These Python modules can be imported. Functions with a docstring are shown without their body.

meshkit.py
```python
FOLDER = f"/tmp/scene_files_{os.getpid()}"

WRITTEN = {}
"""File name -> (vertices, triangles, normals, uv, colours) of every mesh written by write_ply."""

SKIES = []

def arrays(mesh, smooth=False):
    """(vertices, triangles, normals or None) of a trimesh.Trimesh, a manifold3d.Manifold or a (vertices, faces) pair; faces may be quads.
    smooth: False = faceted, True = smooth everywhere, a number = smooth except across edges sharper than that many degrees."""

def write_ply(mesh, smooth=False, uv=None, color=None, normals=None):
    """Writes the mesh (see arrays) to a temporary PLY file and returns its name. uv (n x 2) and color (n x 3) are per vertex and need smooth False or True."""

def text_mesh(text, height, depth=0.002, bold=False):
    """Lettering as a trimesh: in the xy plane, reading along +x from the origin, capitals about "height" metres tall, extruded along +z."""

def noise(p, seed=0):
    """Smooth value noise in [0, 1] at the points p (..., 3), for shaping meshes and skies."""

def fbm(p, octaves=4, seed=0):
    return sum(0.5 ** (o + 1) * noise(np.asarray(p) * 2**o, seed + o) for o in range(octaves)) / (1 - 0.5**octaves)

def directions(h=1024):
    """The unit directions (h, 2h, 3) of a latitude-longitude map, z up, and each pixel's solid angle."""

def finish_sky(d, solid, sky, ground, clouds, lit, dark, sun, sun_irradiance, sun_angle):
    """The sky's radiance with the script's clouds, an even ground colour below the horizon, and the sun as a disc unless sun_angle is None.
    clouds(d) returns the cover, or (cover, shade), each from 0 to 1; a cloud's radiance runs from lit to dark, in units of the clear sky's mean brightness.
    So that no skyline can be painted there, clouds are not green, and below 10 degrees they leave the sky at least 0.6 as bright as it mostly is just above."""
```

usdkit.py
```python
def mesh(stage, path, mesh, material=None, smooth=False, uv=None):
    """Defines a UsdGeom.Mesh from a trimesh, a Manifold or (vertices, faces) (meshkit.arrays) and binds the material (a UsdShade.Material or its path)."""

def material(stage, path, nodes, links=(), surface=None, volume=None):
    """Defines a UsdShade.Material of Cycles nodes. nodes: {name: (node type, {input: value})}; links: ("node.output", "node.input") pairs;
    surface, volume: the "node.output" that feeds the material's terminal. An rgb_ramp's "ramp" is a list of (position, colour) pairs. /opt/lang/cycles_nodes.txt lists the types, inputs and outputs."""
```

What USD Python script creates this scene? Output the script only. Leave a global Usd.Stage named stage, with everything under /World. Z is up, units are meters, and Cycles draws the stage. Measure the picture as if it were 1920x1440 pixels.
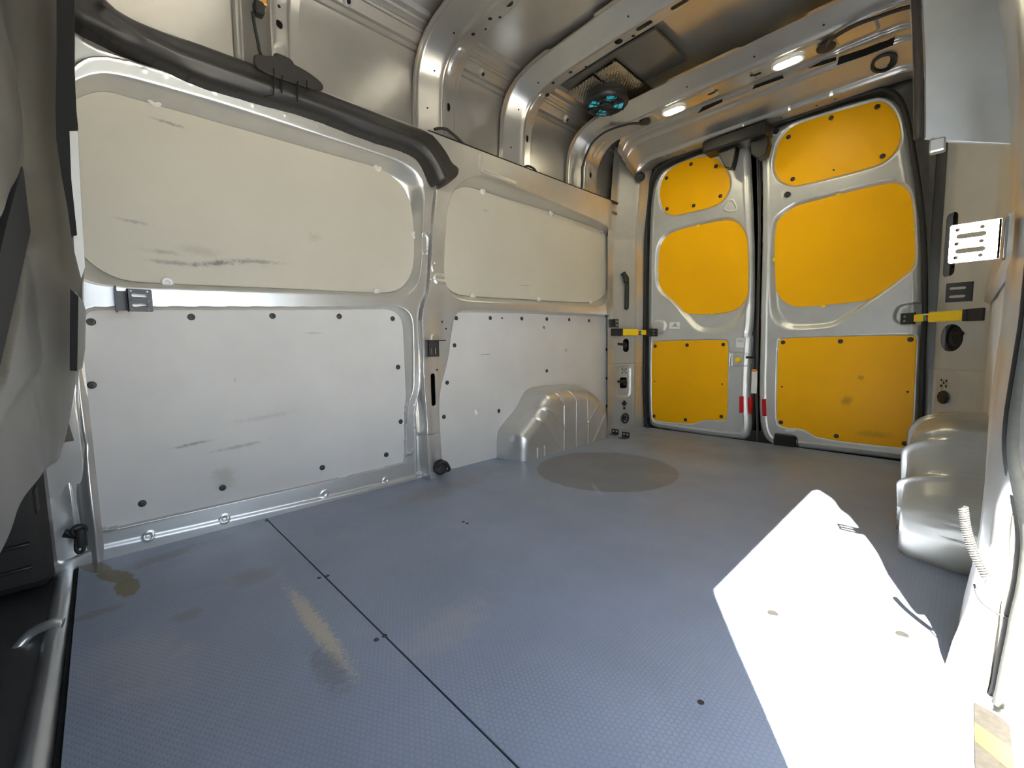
import math
import numpy as np
import trimesh
import shapely
from shapely.geometry import Polygon, LineString
from pxr import Usd, UsdGeom, UsdLux, UsdShade, Gf, Sdf
import usdkit, meshkit

stage = Usd.Stage.CreateInMemory()
UsdGeom.SetStageUpAxis(stage, 'Z')
UsdGeom.SetStageMetersPerUnit(stage, 1.0)
UsdGeom.Xform.Define(stage, '/World')
UsdGeom.Scope.Define(stage, '/World/Looks')
V3 = np.array

# ------------------------------------------------------------------ camera, sky, sun, exposure
cam = UsdGeom.Camera.Define(stage, '/World/camera')
RGT, UPV, FWD = (0.724, -0.690, -0.018), (0.075, 0.052, 0.996), (0.686, 0.722, -0.089)
_r = V3(FWD) / np.linalg.norm(FWD)
_x = np.cross(_r, V3(UPV)); _x /= np.linalg.norm(_x)
_u = np.cross(_x, _r)
cam.AddTransformOp().Set(Gf.Matrix4d(*_x, 0, *_u, 0, *(-_r), 0, 0.0, 0.0, 0.6, 1))
cam.CreateHorizontalApertureAttr(36.0)
cam.CreateVerticalApertureAttr(27.0)
cam.CreateFocalLengthAttr(36.0 * 812 / 1920)
cam.CreateClippingRangeAttr(Gf.Vec2f(0.01, 1000))
cam.CreateExposureAttr(1.25)

SUN_DIR = V3([1, 0.363, -1.19]) / np.linalg.norm([1, 0.363, -1.19])
sun = UsdLux.DistantLight.Define(stage, '/World/sun')
sun.CreateAngleAttr(0.53)
sun.CreateNormalizeAttr(True)
sun.CreateIntensityAttr(10.0)
sun.CreateColorAttr(Gf.Vec3f(1.0, 0.93, 0.80))
_z = -SUN_DIR
_a = np.cross([0, 0, 1], _z); _a /= np.linalg.norm(_a)
_b = np.cross(_z, _a)
sun.AddTransformOp().Set(Gf.Matrix4d(*_a, 0, *_b, 0, *_z, 0, 0, 0, 5, 1))

usdkit.material(stage, '/World/Looks/sky', {
    'sky': ('sky_texture', {'sky_type': 'hosek_wilkie', 'sun_direction': tuple(-SUN_DIR), 'turbidity': 3.0, 'ground_albedo': 0.35}),
    'hs': ('hsv', {'saturation': 0.54}),
    'bg': ('background_shader', {'strength': 9.0})},
    [('sky.color', 'hs.color'), ('hs.color', 'bg.color')], surface='bg.background')
dome = UsdLux.DomeLight.Define(stage, '/World/sky')
UsdShade.MaterialBindingAPI.Apply(dome.GetPrim()).Bind(UsdShade.Material.Get(stage, '/World/Looks/sky'))

# ------------------------------------------------------------------ scene helpers
BASE, COUNT = {}, {}

def numbered(parent, name):
    k = COUNT.get((parent, name), 0)
    COUNT[(parent, name)] = k + 1
    return f'{parent}/{name}' + (f'_{k:03d}' if k else '')

def data(prim, label=None, cat=None, group=None, kind=None):
    for k, v in (('label', label), ('category', cat), ('group', group), ('kind', kind)):
        if v:
            prim.SetCustomDataByKey(k, v)

def thing(name, label, cat, base=(0, 0, 0), group=None, kind=None):
    path = numbered('/World', name)
    x = UsdGeom.Xform.Define(stage, path)
    x.AddTranslateOp().Set(Gf.Vec3d(*map(float, base)))
    BASE[path] = V3(base, float)
    data(x.GetPrim(), label, cat, group, kind)
    return path

def arrays(m):
    if isinstance(m, trimesh.Trimesh):
        return np.array(m.vertices), np.array(m.faces)
    if hasattr(m, 'to_mesh'):
        q = m.to_mesh()
        return np.array(q.vert_properties[:, :3]), np.array(q.tri_verts)
    return np.array(m[0]), np.array(m[1])

def join(*ms):
    vs, fs, n = [], [], 0
    for m in ms:
        v, f = arrays(m)
        vs.append(v); fs.append(f + n); n += len(v)
    return np.vstack(vs), np.vstack(fs)

def part(parent, name, m, mat, label=None, smooth=30, kind=None):
    v, f = arrays(m)
    path = numbered(parent, name)
    top = '/'.join(path.split('/')[:3])
    v = v - BASE.get(top, V3([0, 0, 0]))
    g = usdkit.mesh(stage, path, (v, f), M[mat], smooth=smooth)
    data(g.GetPrim(), label, None, None, kind)
    return path

def single(name, m, mat, label, cat, group=None, kind=None, smooth=30):
    path = numbered('/World', name)
    g = usdkit.mesh(stage, path, arrays(m), M[mat], smooth=smooth)
    data(g.GetPrim(), label, cat, group, kind)
    return path

# ------------------------------------------------------------------ geometry helpers
def sm(a, b, x):
    t = np.clip((x - a) / (b - a), 0, 1)
    return t * t * (3 - 2 * t)

def chaikin(p, n=2, closed=True):
    p = np.asarray(p, float)
    for _ in range(n):
        q = np.roll(p, -1, 0)
        if closed:
            p = np.stack([.75 * p + .25 * q, .25 * p + .75 * q], 1).reshape(-1, 2)
        else:
            a = .75 * p[:-1] + .25 * p[1:]; b = .25 * p[:-1] + .75 * p[1:]
            p = np.vstack([p[:1], np.stack([a, b], 1).reshape(-1, 2), p[-1:]])
    return p

def resample(p, step, closed=True):
    p = np.asarray(p, float)
    if closed:
        p = np.vstack([p, p[:1]])
    s = np.r_[0, np.cumsum(np.linalg.norm(np.diff(p, axis=0), axis=1))]
    n = max(3, int(round(s[-1] / step)))
    t = np.linspace(0, s[-1], n + 1)
    q = np.stack([np.interp(t, s, p[:, k]) for k in range(p.shape[1])], 1)
    return q[:-1] if closed else q

def dline(pts, U, V, far=.08):
    """distance to an open polyline, clamped to far"""
    pts = np.asarray(pts, float)
    out = np.full(U.shape, far)
    m = (U > pts[:, 0].min() - far) & (U < pts[:, 0].max() + far) & (V > pts[:, 1].min() - far) & (V < pts[:, 1].max() + far)
    if not m.any():
        return out
    u, v = U[m], V[m]
    d = np.full(u.shape, far ** 2)
    for a, b in zip(pts[:-1], pts[1:]):
        e = b - a
        L = max(e @ e, 1e-12)
        t = np.clip(((u - a[0]) * e[0] + (v - a[1]) * e[1]) / L, 0, 1)
        d = np.minimum(d, (u - a[0] - t * e[0]) ** 2 + (v - a[1] - t * e[1]) ** 2)
    out[m] = np.sqrt(d)
    return out

def sdf(pts, U, V, far=.12):
    """signed distance to a closed polygon, negative inside, clamped to far"""
    pts = np.asarray(pts, float)
    d = dline(np.vstack([pts, pts[:1]]), U, V, far)
    ins = shapely.contains_xy(Polygon(pts), U, V)
    return np.where(ins, -d, d)

def offset(pts, r):
    g = Polygon(pts).buffer(r, join_style=1)
    if g.geom_type != 'Polygon':
        g = max(g.geoms, key=lambda q: q.area)
    return np.array(g.exterior.coords)[:-1]

def rrect(cx, cy, w, h, r, n=6):
    r = min(r, w / 2 - 1e-6, h / 2 - 1e-6)
    p = []
    for (sx, sy, a0) in ((1, 1, 0), (-1, 1, 90), (-1, -1, 180), (1, -1, 270)):
        for k in range(n + 1):
            a = math.radians(a0 + 90 * k / n)
            p.append((cx + sx * (w / 2 - r) + r * math.cos(a), cy + sy * (h / 2 - r) + r * math.sin(a)))
    return V3(p)

def hf(u0, u1, v0, v1, res, height, place, outline=None):
    """A pressed sheet: height(U, V) over a grid, put into the world by place(U, V, H); outline(U, V) is negative on the sheet."""
    nu, nv = int(round((u1 - u0) / res)) + 1, int(round((v1 - v0) / res)) + 1
    U, V = np.meshgrid(np.linspace(u0, u1, nu), np.linspace(v0, v1, nv))
    keep = None
    if outline is not None:
        s = outline(U, V)
        e = res * .2
        for _ in range(2):
            gu = (outline(U + e, V) - outline(U - e, V)) / (2 * e)
            gv = (outline(U, V + e) - outline(U, V - e)) / (2 * e)
            L = np.maximum(np.hypot(gu, gv), .3)
            m = np.abs(s) < .72 * res
            U = np.where(m, U - s * gu / L ** 2, U); V = np.where(m, V - s * gv / L ** 2, V)
            s = np.where(m, outline(U, V), s)
            if _ == 0:
                m1 = m
        cu = (U[:-1, :-1] + U[1:, :-1] + U[:-1, 1:] + U[1:, 1:]) / 4
        cv = (V[:-1, :-1] + V[1:, :-1] + V[:-1, 1:] + V[1:, 1:]) / 4
        keep = outline(cu, cv) < 0
    H = height(U, V) if height is not None else np.zeros_like(U)
    P = np.stack(place(U, V, H), -1).reshape(-1, 3)
    i = np.arange(nu * nv).reshape(nv, nu)
    a, b, c_, d = i[:-1, :-1], i[:-1, 1:], i[1:, 1:], i[1:, :-1]
    q = np.stack([a, b, c_, d], -1)
    q = q[keep] if keep is not None else q.reshape(-1, 4)
    f = np.vstack([q[:, [0, 1, 2]], q[:, [0, 2, 3]]])
    used = np.unique(f)
    rm = np.full(len(P), -1); rm[used] = np.arange(len(used))
    return P[used], rm[f]

def cap(ring2, idx, flip=False):
    v, f = trimesh.creation.triangulate_polygon(Polygon(ring2), engine='earcut')
    # map back by nearest
    d = ((v[:, None, :] - ring2[None]) ** 2).sum(-1).argmin(1)
    f = V3(idx)[d[f]]
    return f[:, ::-1] if flip else f

def plate(pts, t0, t1, bev, place, holes=()):
    """A flat board with a chamfered front edge: outline pts in (u, v), from depth t0 to t1 (front), put by place(u, v, w)."""
    if len(holes):
        g = Polygon(pts, holes)
        m = trimesh.creation.extrude_polygon(g, t1 - t0, engine='earcut')
        v = np.array(m.vertices)
        return np.stack(place(v[:, 0], v[:, 1], v[:, 2] + t0), 1), np.array(m.faces)
    r0 = np.asarray(pts, float)
    if not Polygon(r0).exterior.is_ccw:
        r0 = r0[::-1]
    e = np.roll(r0, -1, 0) - np.roll(r0, 1, 0)
    nrm = np.stack([-e[:, 1], e[:, 0]], 1) / np.maximum(np.linalg.norm(e, axis=1, keepdims=True), 1e-9)
    r1 = r0 + nrm * bev
    n = len(r0)
    v = np.vstack([np.c_[r0, np.full(n, t0)], np.c_[r0, np.full(n, t1 - bev * np.sign(t1 - t0))], np.c_[r1, np.full(n, t1)]])
    k = np.arange(n); k1 = (k + 1) % n
    f = []
    for L in (0, 1):
        f += [np.stack([L * n + k, L * n + k1, (L + 1) * n + k1], 1), np.stack([L * n + k, (L + 1) * n + k1, (L + 1) * n + k], 1)]
    f.append(cap(r1, 2 * n + k)); f.append(cap(r0, k, True))
    return np.stack(place(v[:, 0], v[:, 1], v[:, 2]), 1), np.vstack(f)

def box(x0, x1, y0, y1, z0, z1, b=.0):
    lo = np.minimum([x0, y0, z0], [x1, y1, z1]); hi = np.maximum([x0, y0, z0], [x1, y1, z1])
    if b <= 0:
        m = trimesh.creation.box(hi - lo); m.apply_translation((lo + hi) / 2); return arrays(m)
    b = min(b, (hi - lo).min() / 2.01)
    p = []
    for s in np.array(np.meshgrid([0, 1], [0, 1], [0, 1])).T.reshape(-1, 3):
        cnr = np.where(s, hi, lo); d = np.where(s, -1, 1) * b
        for k in range(3):
            q = cnr + d; q[k] = cnr[k]; p.append(q)
    return arrays(trimesh.convex.convex_hull(V3(p)))

def tube(path, r, n=8, closed=False):
    p = np.asarray(path, float)
    r = np.broadcast_to(r, len(p))
    t = np.gradient(p, axis=0) if not closed else np.roll(p, -1, 0) - np.roll(p, 1, 0)
    t /= np.maximum(np.linalg.norm(t, axis=1, keepdims=True), 1e-9)
    a = np.cross(t[0], [0, 0, 1.0])
    if np.linalg.norm(a) < .1:
        a = np.cross(t[0], [0, 1.0, 0])
    A = []
    for k in range(len(p)):
        a = a - t[k] * (a @ t[k]); a /= max(np.linalg.norm(a), 1e-9); A.append(a.copy())
    A = V3(A); B = np.cross(t, A)
    ang = np.arange(n) * 2 * np.pi / n
    v = (p[:, None] + r[:, None, None] * (A[:, None] * np.cos(ang)[None, :, None] + B[:, None] * np.sin(ang)[None, :, None])).reshape(-1, 3)
    f = []
    m = len(p)
    for i in range(m if closed else m - 1):
        j = (i + 1) % m
        for k in range(n):
            k1 = (k + 1) % n
            f += [(i * n + k, i * n + k1, j * n + k1), (i * n + k, j * n + k1, j * n + k)]
    if not closed:
        f += [(0, k + 1, k) for k in range(1, n - 1)] + [((m - 1) * n, (m - 1) * n + k, (m - 1) * n + k + 1) for k in range(1, n - 1)]
    return v, V3(f)

def spline(p, n=8):
    p = np.asarray(p, float)
    q = np.vstack([2 * p[0] - p[1], p, 2 * p[-1] - p[-2]])
    out = []
    for i in range(1, len(q) - 2):
        for t in np.arange(n) / n:
            a, b, c_, d = q[i - 1:i + 3]
            out.append(.5 * (2 * b + (c_ - a) * t + (2 * a - 5 * b + 4 * c_ - d) * t ** 2 + (3 * b - a - 3 * c_ + d) * t ** 3))
    out.append(p[-1])
    return V3(out)

def lathe(prof, pos, axis, n=20):
    """prof: (radius, height) pairs; turned about axis at pos"""
    prof = np.asarray(prof, float); axis = V3(axis, float) / np.linalg.norm(axis)
    a = np.cross(axis, [0, 0, 1.0])
    if np.linalg.norm(a) < .1:
        a = np.cross(axis, [0, 1.0, 0])
    a /= np.linalg.norm(a); b = np.cross(axis, a)
    ang = np.arange(n) * 2 * np.pi / n
    v = (V3(pos) + prof[:, 1][:, None, None] * axis + prof[:, 0][:, None, None] * (np.cos(ang)[None, :, None] * a + np.sin(ang)[None, :, None] * b)).reshape(-1, 3)
    f = []
    for i in range(len(prof) - 1):
        for k in range(n):
            k1 = (k + 1) % n
            f += [(i * n + k, i * n + k1, (i + 1) * n + k1), (i * n + k, (i + 1) * n + k1, (i + 1) * n + k)]
    return v, V3(f)

def button(pos, axis, r, h):
    """a flat domed plastic rivet head with a small dimple"""
    return lathe([(r, -.002), (r, h * .4), (r * .85, h * .8), (r * .55, h), (r * .28, h), (r * .16, h * .55), (0.00001, h * .5)], pos, axis, 16)

# planes of the load space: pl(u, v, w) puts w towards the inside
WALL = lambda u, v, w: (u, 1.72 - w, v)
DOOR = lambda u, v, w: (2.80 - w, u, v)
FLOOR = lambda u, v, w: (u, v, w)
NEAR = lambda u, v, w: (u, -0.06 + w, v)
FRONT = lambda u, v, w: (-0.085 + w, u, v)

# ------------------------------------------------------------------ materials
M = {}

def mat(name, color, rough=.5, metal=0., coat=0., noise=None, bump=None, spots=(), emis=None, spec=None, extra=None):
    """A principled material; noise (scale, amount) varies its colour, bump (scale, distance) its relief,
    spots are stains: (centre, radii, rotation about the surface normal axis, colour, strength, noise scale, soft)"""
    nodes = {'p': ('principled_bsdf', {'base_color': color, 'roughness': rough, 'metallic': metal})}
    links = []
    if coat:
        nodes['p'][1].update({'coat_weight': coat, 'coat_roughness': .12})
    if spec is not None:
        nodes['p'][1]['specular_ior_level'] = spec
    if emis:
        nodes['p'][1].update({'emission_color': emis[0], 'emission_strength': emis[1]})
    nodes['g'] = ('geometry', {})
    col = None
    if noise:
        nodes['n'] = ('noise_texture', {'scale': noise[0], 'detail': 5.0, 'roughness': .6})
        lo = tuple(c * (1 - noise[1]) for c in color); hi = tuple(min(1, c * (1 + noise[1])) for c in color)
        nodes['nr'] = ('rgb_ramp', {'ramp': [(.3, lo), (.7, hi)]})
        links += [('g.position', 'n.vector'), ('n.fac', 'nr.fac')]
        col = 'nr.color'
    for k, s in enumerate(spots):
        c0, rad, rot, sc, st, ns, soft = s
        nodes[f'm{k}'] = ('mapping', {'mapping_type': 'texture', 'location': c0, 'rotation': rot, 'scale': rad})
        nodes[f'gs{k}'] = ('gradient_texture', {'gradient_type': 'spherical'})
        nodes[f'sn{k}'] = ('noise_texture', {'scale': ns, 'detail': 6.0, 'roughness': .7})
        nodes[f'a{k}'] = ('math', {'math_type': 'multiply_add', 'value2': soft[0], 'value3': soft[1]})
        nodes[f'b{k}'] = ('math', {'math_type': 'add'})
        nodes[f'lim{k}'] = ('math', {'math_type': 'multiply', 'value2': 6.0, 'use_clamp': True})
        nodes[f'mu{k}'] = ('math', {'math_type': 'multiply'})
        nodes[f'r{k}'] = ('map_range', {'range_type': 'smoothstep', 'from_min': soft[2], 'from_max': soft[3], 'to_min': 0., 'to_max': st, 'clamp': True})
        nodes[f'x{k}'] = ('mix_color', {'blend_type': 'mix', 'b': sc, 'a': color})
        links += [('g.position', f'm{k}.vector'), (f'm{k}.vector', f'gs{k}.vector'), ('g.position', f'sn{k}.vector'),
                  (f'sn{k}.fac', f'a{k}.value1'), (f'a{k}.value', f'b{k}.value1'), (f'gs{k}.fac', f'b{k}.value2'),
                  (f'b{k}.value', f'r{k}.value'), (f'gs{k}.fac', f'lim{k}.value1'), (f'r{k}.result', f'mu{k}.value1'), (f'lim{k}.value', f'mu{k}.value2'), (f'mu{k}.value', f'x{k}.fac')]
        if col:
            links.append((col, f'x{k}.a'))
        col = f'x{k}.result'
    if col:
        links.append((col, 'p.base_color'))
    if bump:
        nodes['bn'] = ('noise_texture', {'scale': bump[0], 'detail': 3.0})
        nodes['bu'] = ('bump', {'distance': bump[1], 'strength': bump[2] if len(bump) > 2 else .5})
        links += [('g.position', 'bn.vector'), ('bn.fac', 'bu.height'), ('bu.normal', 'p.normal')]
    if extra:
        extra(nodes, links)
    M[name] = usdkit.material(stage, f'/World/Looks/{name}', nodes, links, surface='p.BSDF')

Z0 = (0, 0, 0)
SCUFF = (.06, .06, .07)
mat('silver', (.60, .595, .57), .30, .7, 0, (9, .05), (60, .0006, .25))
mat('silver_roof', (.50, .49, .46), .30, .8, 0, (6, .05), (30, .0008, .25))
mat('silver_door', (.62, .63, .615), .38, .55, 0, (9, .05))
mat('silver_dark', (.20, .20, .19), .33, .8, 0, (6, .06))
mat('silver_matt', (.50, .50, .47), .48, .25, 0, (7, .05))
mat('silver_arch', (.36, .355, .33), .30, .45, 0, (6, .06))
mat('bulkhead', (.13, .125, .108), .34, .45, 0, (5, .12))  # same silver paint, darkened to stand in for the shade on it
mat('galvanised', (.46, .455, .43), .42, 1.0, 0, (70, .22), (220, .0010, .8))
mat('lining_cream', (.48, .455, .38), .6, 0, 0, (3.0, .04), None, [
    ((.30, 1.72, .885), (.12, .1, .016), (0, math.radians(-9), 0), SCUFF, .7, 70, (1.5, -.9, .08, .85)),
    ((.41, 1.72, .905), (.16, .1, .014), (0, math.radians(-3), 0), SCUFF, .5, 70, (1.5, -.9, .08, .85)),
    ((.20, 1.72, .875), (.13, .1, .014), (0, 0, 0), SCUFF, .45, 60, (1.5, -.9, .08, .85)),
    ((.17, 1.72, .905), (.09, .1, .014), (0, 0, 0), SCUFF, .3, 60, (1.5, -.9, .08, .85)),
    ((.26, 1.72, .92), (.12, .1, .03), (0, 0, 0), SCUFF, .18, 30, (1.4, -.8, .1, .9)),
    ((.10, 1.72, .985), (.08, .1, .010), (0, math.radians(4), 0), SCUFF, .35, 60, (1.6, -.95, .1, .8)),
    ((.21, 1.72, 1.295), (.07, .1, .008), (0, math.radians(3), 0), SCUFF, .45, 60, (1.6, -.85, .1, .8)),
    ((.62, 1.72, 1.02), (.05, .1, .03), Z0, SCUFF, .15, 60, (1.6, -.9, .1, .8)),
    ((1.75, 1.72, .93), (.08, .1, .006), Z0, SCUFF, .4, 60, (1.6, -.9, .1, .8)),
    ((1.47, 1.72, 1.28), (.03, .1, .01), Z0, SCUFF, .3, 60, (1.6, -.9, .1, .8))])
mat('lining_grey', (.57, .56, .54), .62, 0, 0, (3.5, .05), None, [
    ((.20, 1.72, .30), (.10, .1, .009), (0, math.radians(-6), 0), SCUFF, .5, 60, (1.6, -.95, .12, .8)),
    ((.33, 1.72, .27), (.16, .1, .012), (0, math.radians(-4), 0), SCUFF, .35, 60, (1.6, -.95, .12, .8)),
    ((.40, 1.72, .36), (.20, .1, .02), (0, math.radians(-5), 0), SCUFF, .2, 40, (1.5, -.95, .12, .9)),
    ((.33, 1.72, .50), (.008, .1, .02), Z0, SCUFF, .3, 60, (1.6, -.9, .12, .8)),
    ((.60, 1.72, .66), (.06, .1, .008), Z0, SCUFF, .25, 60, (1.6, -.95, .12, .8)),
    ((1.45, 1.72, .555), (.06, .1, .005), Z0, SCUFF, .5, 60, (1.6, -.85, .12, .8)),
    ((1.57, 1.72, .745), (.012, .1, .005), Z0, (.02, .02, .02), .9, 60, (1, -.4, .12, .5)),
    ((1.90, 1.72, .70), (.016, .1, .012), (0, .6, 0), (.04, .04, .04), .7, 80, (1.4, -.7, .12, .5)),
    ((2.10, 1.72, .565), (.03, .1, .02), Z0, SCUFF, .35, 60, (1.6, -.9, .12, .8)),
    ((1.375, 1.72, .262), (.010, .1, .022), (0, -.3, 0), (.9, .9, .88), 1., 50, (.6, -.3, .2, .4)),
    ((.28, 1.72, .17), (.05, .1, .06), Z0, (.30, .28, .20), .4, 30, (1.4, -.7, .12, .8))])
mat('yellow_panel', (.97, .48, .001), .42, 0, 0, (2.5, .04), None, [
    ((2.8, .42, .28), (.2, .035, .05), (.5, 0, 0), (.20, .13, .02), .45, 40, (1.5, -.8, .15, .8)),
    ((2.8, .37, .40), (.2, .02, .02), Z0, (.20, .13, .02), .4, 40, (1.5, -.7, .15, .8)),
    ((2.8, .30, .12), (.2, .12, .03), Z0, (.30, .20, .03), .35, 40, (1.5, -.8, .15, .8))], spec=.25)
mat('yellow_plastic', (.85, .58, .01), .35)
mat('black_plastic', (.013, .013, .013), .42, 0, 0, None, (400, .0004))
mat('dark_cover', (.024, .022, .020), .42, 0, 0, None, (300, .0003))
mat('rubber', (.018, .018, .017), .62)
mat('brown_rubber', (.045, .036, .028), .6)
mat('rivet', (.035, .032, .03), .5)
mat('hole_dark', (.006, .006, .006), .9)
mat('steel', (.55, .54, .52), .3, 1.)
mat('zinc', (.30, .29, .27), .35, .9)
mat('dark_steel', (.06, .06, .06), .4, .6)
mat('red_tape', (.55, .01, .015), .35)
mat('green_tape', (.02, .28, .08), .4)
mat('white_label', (.82, .82, .80), .5)
mat('grey_print', (.35, .35, .36), .6)
mat('orange_label', (.80, .22, .03), .5)
mat('clip_clear', (.62, .60, .56), .25)
mat('grey_rubber', (.07, .075, .07), .75, 0, 0, (70, .12), (260, .0008))
mat('cyan_glow', (.02, .35, .42), .4, emis=((.03, .45, .55), .10))
mat('lamp', (1, 1, 1), .4, emis=((1.0, .90, .62), 60.0))
mat('copper', (.60, .32, .10), .35, .7)
mat('tape_black', (.016, .014, .011), .7, 0, 0, (120, .45))
mat('tape_yellow', (.075, .052, .006), .5, 0, 0, (90, .15))
mat('asphalt', (.34, .33, .31), .9, 0, 0, (40, .2))

def quilt(nodes, links):
    nodes['q1'] = ('mapping', {'mapping_type': 'point', 'scale': (95, 95, 95)})
    nodes['qv'] = ('voronoi_texture', {'scale': 1.0, 'randomness': .25})
    nodes['qb'] = ('bump', {'distance': .004, 'strength': 1.})
    links += [('g.position', 'q1.vector'), ('q1.vector', 'qv.vector'), ('qv.distance', 'qb.height'), ('qb.normal', 'p.normal')]
mat('foil', (.72, .68, .58), .22, 1., 0, None, None, (), None, None, quilt)

def hexes(nodes, links):
    """coin pattern of the floor vinyl: three cosines at 120 degrees"""
    nodes['sx'] = ('separate_xyz', {})
    links.append(('g.position', 'sx.vector'))
    K = 4 * math.pi / (math.sqrt(3) * .0095)
    prev = None
    for k in range(3):
        a = math.radians(30 + 120 * k)
        nodes[f'h{k}a'] = ('math', {'math_type': 'multiply', 'value2': K * math.cos(a)})
        nodes[f'h{k}b'] = ('math', {'math_type': 'multiply_add', 'value2': K * math.sin(a)})
        nodes[f'h{k}c'] = ('math', {'math_type': 'cosine'})
        links += [('sx.x', f'h{k}a.value1'), ('sx.y', f'h{k}b.value1'), (f'h{k}a.value', f'h{k}b.value3'), (f'h{k}b.value', f'h{k}c.value1')]
        if prev:
            nodes[f'h{k}d'] = ('math', {'math_type': 'add'})
            links += [(prev, f'h{k}d.value1'), (f'h{k}c.value', f'h{k}d.value2')]
            prev = f'h{k}d.value'
        else:
            prev = f'h{k}c.value'
    nodes['hm'] = ('map_range', {'range_type': 'smoothstep', 'from_min': -1.3, 'from_max': -.2, 'to_min': 0., 'to_max': 1., 'clamp': True})
    nodes['hb'] = ('bump', {'distance': .0005, 'strength': .32})
    links += [(prev, 'hm.value'), ('hm.result', 'hb.height'), ('hb.normal', 'p.normal')]
    nodes['hc'] = ('map_range', {'range_type': 'linear', 'from_min': 0., 'from_max': 1., 'to_min': .92, 'to_max': 1.02, 'clamp': True})
    nodes['hx'] = ('vector_math', {'math_type': 'scale'})
    last = [l for l in links if l[1] == 'p.base_color'][0]
    links.remove(last)
    links += [('hm.result', 'hc.value'), (last[0], 'hx.vector1'), ('hc.result', 'hx.scale'), ('hx.vector', 'p.base_color')]
    nodes['rn'] = ('noise_texture', {'scale': 5.0, 'detail': 4.0})
    nodes['rr'] = ('map_range', {'range_type': 'linear', 'from_min': .3, 'from_max': .7, 'to_min': .34, 'to_max': .52, 'clamp': True})
    links += [('g.position', 'rn.vector'), ('rn.fac', 'rr.value'), ('rr.result', 'p.roughness')]

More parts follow.
